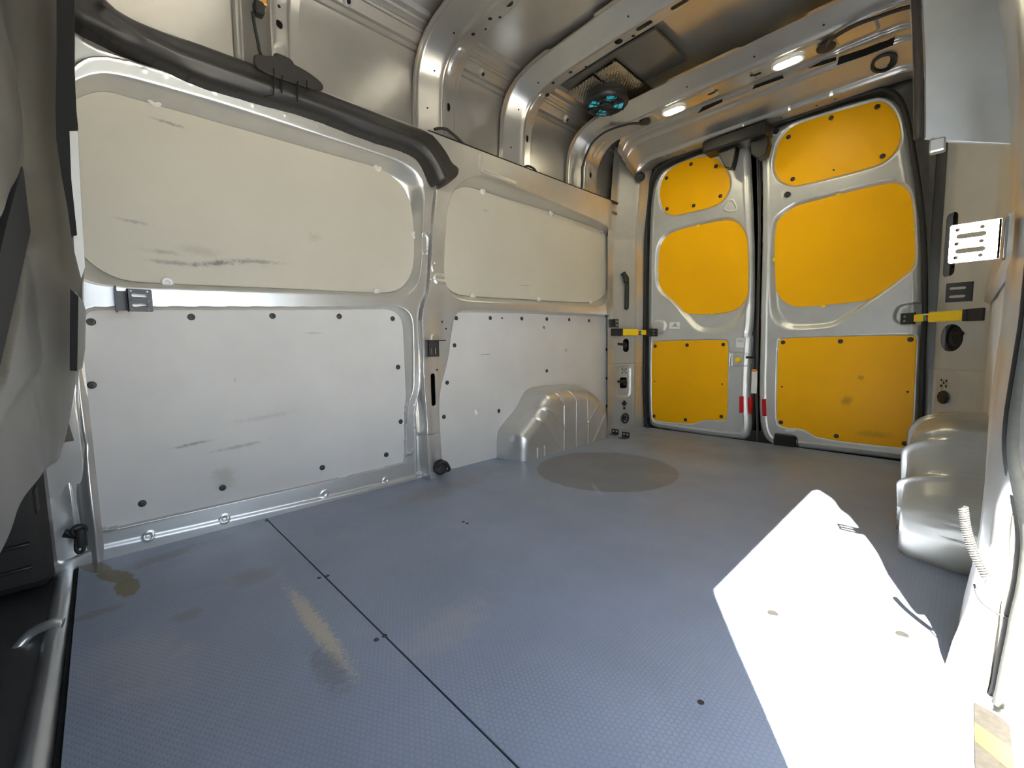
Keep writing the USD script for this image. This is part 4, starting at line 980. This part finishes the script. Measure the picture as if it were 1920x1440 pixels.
# black striker cover hanging at the middle of the header
sc = thing('striker_cover', 'black plastic striker cover hanging above the gap of the rear doors', 'cover', (2.70, .98, 1.78))
tl = [(1.131, 1.778), (0.790, 1.762), (0.788, 1.704), (1.098, 1.701)]
part(sc, 'body', box(2.635, 2.75, tl[1][0], tl[0][0], tl[2][1] - .012, tl[1][1] - .002, .010), 'black_plastic')
for lab, q in (('left', [(1.069, 1.727), (0.955, 1.713), (0.967, 1.624), (0.980, 1.578), (1.015, 1.592), (1.047, 1.660)]), ('right', [(0.886, 1.707), (0.799, 1.710), (0.792, 1.653), (0.806, 1.597), (0.842, 1.586), (0.881, 1.626)])):
    part(sc, 'catch', plate(V3(q), .065, .12, .005, DOOR), 'black_plastic', smooth=False)

# ------------------------------------------------------------------ brackets with slots
def bracket_plate(w, h, t, slots, holes):
    hs = [rrect(a, b, c_, d, min(c_, d) * .5, 4) for a, b, c_, d in slots] + [rrect(a, b, r, r, r * .5, 3) for a, b, r in holes]
    return rrect(0, 0, w, h, .003, 2), hs
SL2 = [(0, .014, .036, .0095), (0, -.014, .036, .0095)]
HO6 = [(sx * .018, sz * .0255, .005) for sx in (-1, 1) for sz in (-1, 0, 1)]
def bracket(label, o, eu, ev, matn, w=.055, h=.064, depth=.03, slots=SL2, holes=HO6, side=1, name='slotted_bracket'):
    """an angle bracket: slotted plate in (eu, ev) at o, with a flange going back along eu x ev"""
    o, eu, ev = V3(o, float), V3(eu, float), V3(ev, float)
    en = np.cross(eu, ev)
    P = lambda a, b, c_: tuple((o[:, None] + eu[:, None] * a + ev[:, None] * b + en[:, None] * c_))
    q = thing(name, label, 'bracket', o)
    ol, hs = bracket_plate(w, h, .003, slots, holes)
    part(q, 'slotted_plate', plate(ol, -.0015, .0015, 0, P, hs), matn, smooth=False)
    fl_ = rrect(side * (w / 2 - .0015), 0, .003, h, .001, 2)
    part(q, 'flange', plate(fl_, -depth, .0015, .0003, P), matn, smooth=False)
    return q, P
b, P = bracket('black slotted bracket on the belt rail under the large cream panel', (.098, 1.645, .748), (1, 0, 0), (0, 0, 1), 'dark_steel', side=-1, depth=.032)
part(b, 'wall_plate', box(.045, .050, 1.640, 1.68, .715, .785), 'dark_steel', smooth=False)
part(b, 'shank', box(.048, .074, 1.668, 1.676, .72, .774), 'dark_steel', smooth=False)
V2 = [(-.010, -.012, .006, .026), (.010, -.012, .006, .026)]
b, P = bracket('black slotted bracket on the middle pillar', (1.078, 1.635, .592), (1, 0, 0), (0, 0, 1), 'dark_steel', w=.056, h=.072, depth=.03, slots=V2, holes=[], side=-1)
part(b, 'top_flange', box(1.05, 1.145, 1.635, 1.665, .626, .629), 'dark_steel', smooth=False)
H2 = [(.008, .013, .028, .010), (.008, -.013, .028, .010)]
bracket('small black slotted bracket at the rear end of the left lining panel', (2.545, 1.645, .735), (1, 0, 0), (0, 0, 1), 'dark_steel', w=.05, h=.056, depth=.05, slots=H2, holes=[], side=-1)
b, P = bracket('sunlit white galvanised slotted bracket on the door jamb', (1.05, .002, .7545), (0, -1, 0), (0, 0, 1), 'galvanised', w=.058, h=.063, depth=.03, slots=[(-.004, .0115, .034, .0075), (-.004, -.0125, .034, .0075)], holes=[(sx * .014 - .006, sz * .0225, .0052) for sx in (-1, 1) for sz in (-1, 0, 1)], side=1)
part(b, 'side_flange', box(1.045, 1.075, -.034, -.0305, .723, .786), 'dark_steel', 'dark side flange', smooth=False)
bracket('dark slotted bracket beside the yellow strap on the right pillar', (2.46, .035, .775), (0, -1, 0), (0, 0, 1), 'dark_steel', w=.075, h=.075, depth=.05, slots=[(-.005, .016, .045, .010), (-.005, -.016, .045, .010)], holes=[], side=1)
for lab, (px_, py_), dx in (('black slotted bracket standing on the floor near the left rear pillar', (1190, 823), .05), ('small black slotted bracket on the floor behind the left wheel arch', (1150, 813), .03)):
    x, y = (2.40, 1.48) if dx == .05 else (2.44, 1.585)
    b, P = bracket(lab, (x, y, .018), (0, -1, 0), (0, 0, 1), 'dark_steel', w=.052, h=.034, depth=.002, slots=[(-.012, .003, .017, .012), (.012, .003, .017, .012)], holes=[], side=1)
    part(b, 'foot', box(x - dx, x + .002, y - .026, y + .026, 0, .003), 'dark_steel', smooth=False)

# ------------------------------------------------------------------ yellow check straps
def check_strap(label, a, bb, z, up_, nrm, flip):
    a, bb, nrm = V3(a, float), V3(bb, float), V3(nrm, float)
    e = (bb - a); L = np.linalg.norm(e); e /= L
    nrm = nrm - e * (nrm @ e); nrm /= np.linalg.norm(nrm)
    P = lambda u, v, w: tuple(a[:, None] + e[:, None] * u + V3([0, 0, 1])[:, None] * v + nrm[:, None] * w)
    q = thing('door_strap', label, 'strap', (a + bb) / 2)
    k = .043
    part(q, 'anchor', plate(rrect(.035, 0, .07, k + .006, .004), -.004, .006, .002, P), 'black_plastic', smooth=False)
    part(q, 'hinge_knuckle', plate(rrect(.072, 0, .018, k + .004, .003), -.002, .012, .003, P), 'rubber', smooth=False)
    part(q, 'lever', plate(rrect(.075 + (L - .15) * .32, 0, (L - .15) * .62, k, .006), .0, .016, .004, P), 'yellow_plastic', 'yellow lever', smooth=False)
    x0 = .075 + (L - .15) * .60
    part(q, 'arm', plate(rrect(.085 + (L - .17) * .5, 0, (L - .17) * .98, k * .82, .004), -.004, .004, .002, P), 'rubber', smooth=False)
    part(q, 'red_mark', plate(rrect(x0 + (L - .17) * .06, 0, (L - .17) * .10, k * .6, .001), .003, .0055, .0004, P), 'red_tape', 'red lock symbol patch', smooth=False)
    part(q, 'green_mark', plate(rrect(x0 + (L - .17) * .17, 0, (L - .17) * .09, k * .6, .001), .003, .0055, .0004, P), 'green_tape', 'green unlock symbol patch', smooth=False)
    part(q, 'white_mark', plate(rrect(x0 + (L - .17) * .115, k * .33, (L - .17) * .22, k * .1, .0005), .003, .0056, .0002, P), 'white_label', smooth=False)
    part(q, 'end_piece', plate(rrect(L - .085 - (L - .17) * .10, 0, (L - .17) * .22, k * .78, .004), .0, .007, .002, P), 'yellow_plastic', 'yellow end piece', smooth=False)
    part(q, 'door_plate', plate(rrect(L - .04, 0, .08, k + .010, .005), -.006, .006, .002, P), 'black_plastic', smooth=False)
    for s in (-1, 1):
        part(q, 'bolt', lathe([(.006, 0), (.005, .004), (.00001, .004)], a + e * (L - .03) + V3([0, 0, s * .010]) + nrm * .006, nrm, 10), 'steel')
check_strap('yellow and black check strap between the left rear pillar and the narrow door', (2.50, 1.655, .675), (2.775, 1.47, .668), 0, None, (-.55, -.83, 0), False)
check_strap('yellow and black check strap between the right rear pillar and the wide door', (2.45, -.035, .685), (2.775, .225, .690), 0, None, (-.65, .76, 0), True)

# things in the right rear pillar
q = thing('pillar_recess', 'tall dark recess with a round socket in the right rear pillar', 'recess', on_pillar(.385, .9, -.02, True))
c0 = on_pillar(.385, 1.00, -.030, True); c1 = on_pillar(.415, 1.00, -.030, True); ev = (c1 - c0) / np.linalg.norm(c1 - c0); en = V3([-.5, .86, 0])
PP = lambda u, v, w: tuple(c0[:, None] + ev[:, None] * u + V3([0, 0, 1])[:, None] * v + en[:, None] * w)
part(q, 'back_plate', plate(rrect(0, 0, .09, .29, .02), -.002, .002, .0005, PP), 'dark_steel', smooth=False)
part(q, 'socket', lathe([(.016, 0), (.015, .01), (.011, .01), (.010, .0), (.00001, 0)], c0 + V3([0, 0, -.095]) + en * .003, en, 18), 'rubber')
part(q, 'bolt', lathe([(.007, 0), (.006, .006), (.00001, .006)], c0 + V3([0, 0, -.03]) + en * .002, en, 12), 'steel')
q = thing('latch_housing', 'round latch housing in the large hole of the right rear pillar', 'latch', on_pillar(.345, .58, -.02, True))
c2 = on_pillar(.345, .600, -.022, True)
part(q, 'body', lathe([(.064, -.01), (.064, .0), (.040, .004), (.034, -.004), (.00001, -.004)], c2, en, 20), 'rubber')
part(q, 'catch', tube([c2 + en * .01 + V3([0, 0, .01]), on_pillar(.285, .615, .014, True)], .011, 10), 'rubber')
q = thing('lamp_socket', 'black socket behind the right wheel arch, low on the pillar', 'socket', on_pillar(.36, .30, 0, True))
c3 = on_pillar(.36, .335, -.004, True)
part(q, 'body', join(lathe([(.030, 0), (.028, .012), (.00001, .014)], c3, en, 8)), 'rubber')
part(q, 'small_holes', join(*[lathe([(.006, 0), (.00001, .001)], c3 + ev * dx + V3([0, 0, dz]) + en * .006, en, 10) for dx, dz in ((-.018, .05), (.018, .05), (-.018, .075), (.018, .075), (0, .065))]), 'hole_dark')
q = thing('socket_holes', 'five small dark holes above the black plug on the left rear pillar', 'hole cluster', on_pillar(.155, .40, 0))
part(q, 'holes', join(*[lathe([(.0045, 0), (.00001, .001)], on_pillar(.155 + dx, .408 + dz, -.0045), (-.5, -.86, 0), 10) for dx, dz in ((-.014, -.012), (.014, -.012), (-.014, .012), (.014, .012), (0, 0))]), 'hole_dark')

# ------------------------------------------------------------------ lashing rings and rubber plug on the left wall foot
lr = thing('lashing_ring', 'black lashing ring at the front foot of the left wall', 'lashing ring', (-.05, 1.70, .05))
def wp(y, pts):
    return [V3([x, y, z]) for x, z in pts]
k0 = [(-0.091, 0.106), (-0.073, 0.108), (-0.080, 0.057), (-0.073, 0.090)]
part(lr, 'pin', tube(wp(1.665, [(-0.104, 0.115), (-0.078, 0.102)]), .011, 12), 'rubber', smooth=True)
part(lr, 'head', tube(wp(1.655, [(-0.073, 0.120), (-0.073, 0.071)]), .013, 12), 'rubber', smooth=True)
part(lr, 'ring', tube(spline(wp(1.65, [(-0.079, 0.104), (-0.083, 0.081), (-0.083, 0.063), (-0.077, 0.056), (-0.070, 0.062), (-0.068, 0.079)]), 6), .0045, 8), 'rubber', smooth=True)
part(lr, 'eye', tube(wp(1.65, [([(-0.074, 0.119)][0][0] + .014 * math.cos(a), [(-0.074, 0.119)][0][1] + .014 * math.sin(a)) for a in np.linspace(0, 2 * np.pi, 16, endpoint=False)]), .004, 8, True), 'rubber', smooth=True)
rp = thing('lashing_ring', 'black rubber knob ring at the foot of the middle pillar', 'lashing ring', (1.11, 1.66, .04))
part(rp, 'knob', lathe([(.034, -.004), (.036, .004), (.030, .014), (.014, .020), (.00001, .020)], (1.105, 1.657, .045), (-.1, -1, .2), 22), 'rubber')
part(rp, 'ring', tube(spline([(1.08, 1.645, .05), (1.09, 1.63, .072), (1.12, 1.63, .068), (1.145, 1.64, .03), (1.13, 1.645, .022)], 6), .007, 8), 'rubber', smooth=True)

# ------------------------------------------------------------------ front bulkhead and its lip
wf = thing('wall_front', 'pressed silver steel bulkhead, colour darkened for its shade, at the front of the load space', 'wall', kind='structure')
BK_OUT = V3([(.02, .345), (.60, .375), (.91, .38), (1.44, .36), (1.55, .52), (1.60, .60), (1.60, 1.2), (1.62, 2.0), (.02, 2.0)])
GRV = V3([(2.115, 1.254), (1.570, 1.005), (1.186, 0.823), (0.942, 0.708), (0.752, 0.615)])
def bk_h(U, V):
    h = np.zeros_like(U)
    d = dline(GRV * [.4, 1], U * .4, V, .3)
    h = h - .04 * (1 - sm(.040, .055, d))
    h = h - .014 * sm(1.32, 1.38, U) * (1 - sm(1.44, 1.48, U)) * sm(.80, .86, V)
    b = dline(V3([(.3, .50), (.83, .545), (1.3, .60), (1.6, .62)]), U, V, .3)
    h = h - .014 * sm(0, .05, np.where(V < np.interp(U, [.3, .83, 1.3, 1.6], [.50, .545, .60, .62]), b, 0))
    h = h + .012 * sm(.95, 1.05, V) * (1 - sm(1.15, 1.22, V)) * sm(.5, .7, U)
    h = h - .018 * sm(1.30, 1.40, V) * sm(.85, .95, U)
    h = h + .012 * sm(1.45, 1.52, V) * sm(1.0, 1.1, U)
    e = np.interp(V, [.33, .40, .55, .63, .72, .85, 1.1, 1.3], [-.092, -.07, -.042, -.024, -.018, -.009, .0, .010])
    h = h + .003 * np.sin(U * 14) * np.sin(V * 11)
    return h * (1 - sm(1.25, 1.4, U)) + (e + .085) * sm(1.32, 1.50, U)
part(wf, 'bulkhead_panel', hf(.02, 1.62, .345, 2.0, .006, bk_h, FRONT, outline=lambda U, V: sdf(BK_OUT, U, V, .3)), 'bulkhead', smooth=True)
part(wf, 'outer_board', box(-.45, -.43, -.06, 1.85, -.1, 2.05), 'hole_dark', smooth=False)
part(wf, 'side_flange', hf(.36, 2.0, -.13, -.03, .01, lambda U, V: .006 * np.sin(U * 6), lambda u, v, w: (v, 1.70 - .05 * sm(-.03, -.13, v) + w, u)), 'silver_dark', smooth=True)
BY = lambda y0, y1, pts: plate(V3(pts), 0, 1, .0008, lambda u, v, w: (u, y1 + (y0 - y1) * w, v))
part(wf, 'slot_cover', BY(1.345, 1.38, [(-0.027, 0.735), (-0.015, 0.711), (-0.013, 0.695), (-0.020, 0.613), (-0.028, 0.567), (-0.040, 0.563)]), 'bulkhead', smooth=False)
part(wf, 'slot', BY(1.32, 1.34, [(-0.033, 0.736), (-0.022, 0.722), (-0.036, 0.562), (-0.047, 0.564)]), 'hole_dark', smooth=False)
part(wf, 'shade_strip', BY(1.33, 1.36, [(-0.003, 1.387), (0.023, 1.401), (0.014, 1.272), (0.008, 1.195), (0.005, 1.120), (0.005, 1.085), (0.003, 1.076), (-0.009, 1.072), (-0.014, 0.973), (-0.014, 0.855), (-0.023, 0.851), (-0.024, 0.906), (-0.028, 0.970), (-0.030, 1.044), (-0.026, 1.109), (-0.016, 1.217)]), 'hole_dark', smooth=False)  # black plate standing in for a shaded edge groove
part(wf, 'groove_shade', plate(chaikin([(1.773, 1.174), (2.208, 1.324), (2.538, 1.390), (2.325, 1.285), (1.636, 0.979), (1.158, 0.763), (0.884, 0.638), (0.704, 0.558), (0.617, 0.564), (0.688, 0.613), (0.863, 0.726), (1.108, 0.859), (1.447, 1.035)], 2), 0, 1, .001, lambda u, v, w: (-.125 + .042 * w, u, v)), 'hole_dark', 'black plate as the shade of a diagonal pressed groove', smooth=25)  # black plate painted as the shade of the pressed groove
part(wf, 'light_flange', BY(1.345, 1.362, [(-0.006, 1.122), (0.005, 1.115), (0.001, 1.015), (-0.005, 0.857), (-0.007, 0.788), (-0.015, 0.764), (-0.021, 0.820), (-0.018, 0.922)]), 'silver_matt', smooth=False)
for p_ in [(1.845, 0.455), (1.129, 0.343), (2.119, 0.293)]:
    part(wf, 'slit', box(-.101, -.0975, p_[0] - .02, p_[0] + .02, p_[1] - .022, p_[1] + .022, .001), 'hole_dark')
# recess below the bulkhead
part(wf, 'recess_floor', box(-.43, -.12, -.2, 1.80, -.22, -.20), 'hole_dark', smooth=False)
part(wf, 'recess_back', box(-.40, -.39, -.2, 1.80, -.20, .42), 'hole_dark', smooth=False)
for k, x in enumerate((-.24, -.30)):
    part(wf, 'recess_rail', tube(V3([(x, y, -.08 + .02 * k) for y in np.linspace(-.1, 1.75, 12)]), .008, 8), 'silver_dark', smooth=True)
bx = thing('step_box', 'dark glossy box in the recess under the bulkhead', 'box', (-.2, 1.74, .0))
part(bx, 'body', box(-.30, -.125, 1.60, 1.78, .005, .34, .02), 'dark_cover')
for z in (.06, .12):
    part(bx, 'rib', tube(V3([(x, 1.598, z + .05 * (x + .3)) for x in np.linspace(-.27, -.16, 6)]), .005, 8), 'dark_cover', smooth=True)
lip = thing('trim_1', 'rounded silver lip bar along the front edge of the floor', 'trim', (-.12, .8, -.02), kind='structure')
ys = np.linspace(-.1, 1.74, 120)
lipm = tube(V3([(-.116 - .004 * math.sin(y * 3), y, -.022 + .002 * math.sin(y * 9)) for y in ys]), .023, 16)
part(lip, 'bar', lipm, 'silver', smooth=True)
lx = [(-0.123, 1.357)][0]
part(lip, 'cross_tab', tube(spline([(-.10, lx[1], .004), (-.125, lx[1] + .004, .008), (-.16, lx[1] + .01, -.01), (-.20, lx[1] - .03, -.06)], 6), [.010] * 19, 10), 'silver', smooth=True)
part(lip, 'gap_strip', box(-.093, -.0855, -.05, 1.735, -.02, -.004), 'hole_dark', smooth=False)
# front corner post of the left wall, beside the bulkhead
cpz = thing('trim_2', 'narrow silver corner post between bulkhead and left wall', 'trim', (-.07, 1.70, .3), kind='structure')
def post_h(U, V):
    d = dline(V3([(-.075, .02), (-.078, .30)]), U, V)
    h = -.006 * (1 - sm(.001, .006, d)) + .004 * np.sin(V * 23 + U * 40) * sm(.0, .03, U + .11)
    bite = np.hypot((U + .085) / .03, (V - .345) / .02)
    return h + .018 * np.exp(-((U + .045) / .012) ** 2) - .03 * np.exp(-bite ** 2)
part(cpz, 'post', hf(-.135, -.03, -.02, .62, .004, post_h, lambda u, v, w: (u, 1.705 - w, v)), 'silver', smooth=True)

# ------------------------------------------------------------------ right (near) wall, door jamb and opening
wn = thing('wall_right', 'right side wall with the open side door way', 'wall', kind='structure')
OPEN = V3([(-.45, 1.445), (-.168, 1.44), (.791, 1.455), (.865, 1.412), (1.006, 1.069), (1.055, .90), (1.050, .813), (.992, .760), (.967, .681), (.971, .494), (.991, .425), (1.005, .356), (1.010, .25), (1.005, .15), (1.03, -.03), (.10, -.03), (.16, .50), (.14, .618), (.067, .811), (-.034, 1.069), (-.149, 1.376)])
frame_near = Polygon([(-.45, -.03), (2.60, -.03), (2.60, 1.52), (-.45, 1.52)]).difference(Polygon([(-.168, 1.44), (.791, 1.455), (.865, 1.412), (1.006, 1.069), (1.060, .90), (1.075, .813), (1.078, .70), (1.070, .50), (1.055, .356), (1.050, .25), (1.045, .15), (1.045, -.04), (.10, -.04), (.16, .50), (.14, .618), (.067, .811), (-.034, 1.069), (-.149, 1.376)]))
def near_plate(g, t0, t1, place):
    ms = []
    for q in getattr(g, 'geoms', [g]):
        m = trimesh.creation.extrude_polygon(q, t1 - t0, engine='earcut')
        v = np.array(m.vertices)
        ms.append((np.stack(place(v[:, 0], v[:, 1], v[:, 2] + t0), 1), np.array(m.faces)))
    return join(*ms)
part(wn, 'steel_frame', near_plate(frame_near.intersection(Polygon([(1.04, -.1), (2.7, -.1), (2.7, 1.6), (1.04, 1.6)])), -.02, .0, NEAR), 'silver', smooth=False)
part(wn, 'added_shade_post', near_plate(frame_near.intersection(Polygon([(-.5, -.1), (.5, -.1), (.5, 1.439), (-.5, 1.439)])), .012, .018, NEAR), 'silver_dark', smooth=False)  # added unseen post, its slant shaped to cast the sun patch edge
hd_near = Polygon([(-.45, 1.45), (-.17, 1.44), (.79, 1.455), (.865, 1.412), (.94, 1.235), (1.0, 1.22), (1.12, 1.50), (-.45, 1.52)])
part(wn, 'door_header', near_plate(hd_near, .011, .019, NEAR), 'silver', smooth=False)
part(wn, 'outer_skin', box(1.12, 2.85, -.15, -.14, -.5, 2.0), 'silver_dark', smooth=False)
part(wn, 'upper_outer', box(-.45, 2.85, -.088, -.081, 1.60, 1.98), 'silver_dark', smooth=False)
part(wn, 'lining_panel', near_plate(Polygon([(1.16, .05), (2.52, .05), (2.52, .70), (1.16, .70)]).buffer(.02), .001, .006, NEAR), 'lining_grey', 'grey lower lining panel seen edge-on', smooth=False)
part(wn, 'lining_panel', near_plate(Polygon([(1.16, .84), (2.50, .84), (2.50, 1.36), (1.16, 1.36)]).buffer(.03), .001, .006, NEAR), 'lining_cream', 'cream upper lining panel seen edge-on', smooth=False)
part(wn, 'belt_rail', box(1.10, 2.56, -.06, -.035, .73, .81, .008), 'silver')
# jamb: the forward facing edge of the opening, lit by the sun
jl = V3([(.004, -.02), (-.001, .0), (-.008, .05), (-.022, .12), (-.030, .20), (-.032, .30), (-.031, .48), (-.038, .62), (-.039, .72), (-.036, .88), (-.030, 1.0), (-.015, 1.15), (.0, 1.25)])
def jamb():
    # columns across the van: steps of the pressed door frame; (offset in y from the inner edge, x)
    prof = V3([(-.006, 1.30), (-.004, 1.12), (.0, 1.085), (-.001, 1.076), (-.005, 1.062), (-.0095, 1.047), (-.0115, 1.0415), (-.014, 1.040), (-.022, 1.040), (-.030, 1.040), (-.0325, 1.043), (-.034, 1.055), (-.045, 1.056), (-.060, 1.056), (-.066, 1.052), (-.12, 1.052), (-.125, 1.12)])
    zs = np.linspace(-.02, 1.25, 128)
    yi = np.interp(zs, jl[:, 1], jl[:, 0])
    off = np.interp(zs, [-.02, .10, .25, .34, .60, .75, .90, 1.0, 1.07, 1.25], [.0, -.002, -.004, -.004, .012, .012, .0, -.018, -.045, -.11])
    xe = np.interp(zs, [.40, .5, .68, .76, .82, .9, 1.07, 1.25], [.875, .850, .845, .868, .926, .93, .88, .81])
    n = len(prof)
    tpar = np.r_[0, 0, np.linspace(0, 1, n - 5), 1, 1, 1]
    v = []
    for z, y, o, e in zip(zs, yi, off, xe):
        wid = 1 + .35 * math.exp(-((z - .15) / .12) ** 2)
        k = float(sm(.30, .47, z))
        for q, ((a, x), t) in enumerate(zip(prof, tpar)):
            ws = 1 + 1.6 * (1 - float(sm(.0, .16, z)))
            low_ = V3([x + o + .004 * math.sin(z * 7) - (.0 if a > -.0114 else 0) + (0 if x > 1.0415 or a < -.0114 else 0), y + (a * ws if a >= -.0115 else a - .0115 * (ws - 1))])
            # above the sill a made-up slant turns the face from the sun for shade
            hi_ = V3([1.058 + (e - 1.058) * t, y - .003 + (-.0905 - y) * t])
            if q < 2:
                hi_ = V3([x + .03, y + a])
            if q >= n - 2:
                hi_ = V3([e + .06 * (q - n + 3), -.125 - .02 * (q - n + 3)])
            p = low_ * (1 - k) + hi_ * k
            v.append((p[0], p[1], z))
    i = np.arange(n * len(zs)).reshape(len(zs), n)
    a, b, c_, d = i[:-1, :-1].ravel(), i[:-1, 1:].ravel(), i[1:, 1:].ravel(), i[1:, :-1].ravel()
    return V3(v), np.vstack([np.stack([a, b, c_], 1), np.stack([a, c_, d], 1)])
part(wn, 'door_jamb', jamb(), 'silver', smooth=35)
bz = np.linspace(.0, 1.25, 60)
bx_ = .985 + .038 * (1 - sm(.25, .45, bz))
by_ = np.interp(bz, jl[:, 1], jl[:, 0]) - .026 - .026 * (1 - sm(.25, .45, bz)) - .014 * (1 - sm(.0, .16, bz))
ds = thing('door_seal', 'grey-green bulb seal along the side door jamb', 'door seal', (bx_[0], by_[0], bz[0]))
part(ds, 'bulb', tube(np.c_[bx_, by_, bz], .010, 12), 'grey_rubber', smooth=True)
part(ds, 'carrier', tube(np.c_[bx_ + .02, by_ + .010, bz], .004, 8), 'rubber', smooth=True)
sd = thing('sliding_door', 'pale edge of the slid-back side door behind its seal', 'door', (1.1, -.2, .2))
part(sd, 'door_edge', box(1.06, 1.12, -.30, -.165, -.30, 1.45, .012), 'galvanised')
part(sd, 'outer_panel', box(1.10, 2.35, -.32, -.29, -.30, 1.45, .012), 'silver')
# near C-pillar upper trim with its dark edge strip
ut = thing('pillar_trim', 'plain grey upper trim of the near door pillar with a dark rubber edge', 'trim', (1.50, .03, 1.05))
part(ut, 'board', plate(V3([(-.056, 1.02), (.055, 1.062), (.100, 1.085), (.108, 1.25), (.122, 1.42), (.130, 1.62), (.120, 1.75), (-.05, 1.75)]), 0, .012, .003, lambda u, v, w: (1.51 - w, u, v)), 'silver_door', smooth=25)
part(ut, 'edge_strip', tube(V3([(1.50, .111, 1.088), (1.50, .119, 1.25), (1.50, .132, 1.42), (1.50, .140, 1.62), (1.50, .13, 1.75)]), .0095, 8), 'brown_rubber', 'dark rubber edge strip', smooth=True)
part(ut, 'end_block', box(1.49, 1.52, .062, .09, 1.045, 1.075, .003), 'silver')

# coiled steel conduit beside the right wheel arch
sp_ = thing('coil_conduit', 'coiled metal conduit end sticking up beside the right wheel arch', 'conduit', (1.15, -.02, .2))
a_, b_ = V3([1.032, -.0085, .315]), V3([1.028, -.041, .205])
ax = b_ - a_
tt = np.linspace(0, 1, 560)
cen = a_ + ax * tt[:, None] + V3([0, .010, 0]) * np.sin(tt * math.pi)[:, None] * .6
e1 = np.cross(ax, [0, 1, 0]); e1 /= np.linalg.norm(e1); e2 = np.cross(ax, e1); e2 /= np.linalg.norm(e2)
ph = tt * 2 * math.pi * 30
part(sp_, 'coil', tube(cen + .0052 * (np.cos(ph)[:, None] * e1 + np.sin(ph)[:, None] * e2), .0017, 5), 'zinc', smooth=True)
part(sp_, 'core', tube(cen[::40], .0045, 8), 'rubber', smooth=True)
wr_ = thing('loose_wire', 'thin dark wire bent across the sunlit door jamb', 'wire', (1.05, -.05, .2))
part(wr_, 'strand', tube(spline([(1.052, -.028, .18), (1.046, -.032, .165), (1.040, -.040, .155), (1.038, -.06, .145), (1.034, -.085, .14)], 6), .0016, 6), 'rubber', smooth=True)

# door step with black and yellow tape
st = thing('door_step', 'side door step edge with black and yellow hazard tape', 'step', (.9, -.06, -.02), kind='structure')
part(st, 'edge', box(.0, 1.0, -.12, -.048, -.05, -.002, .006), 'galvanised')
tq = V3([(1.003, -0.037), (1.016, -0.052), (1.011, -0.066), (0.991, -0.074), (0.864, -0.069), (0.831, -0.036)])
tq = V3([(.999, -.037), (.995, -.05), (.985, -.068), (.975, -.0745), (.55, -.0745), (.55, -.037)])
part(st, 'tape_band', plate(tq, .0, .0016, .0003, FLOOR), 'tape_black', 'worn black part of the hazard tape', smooth=False)
for x in (.93, .80, .67):
    part(st, 'tape_stripe', plate(V3([(x + .015, -.0372), (x - .030, -.0372), (x - .065, -.0743), (x - .010, -.0743)]), .0016, .0022, .0001, FLOOR), 'tape_yellow', 'yellow stripe', smooth=False)
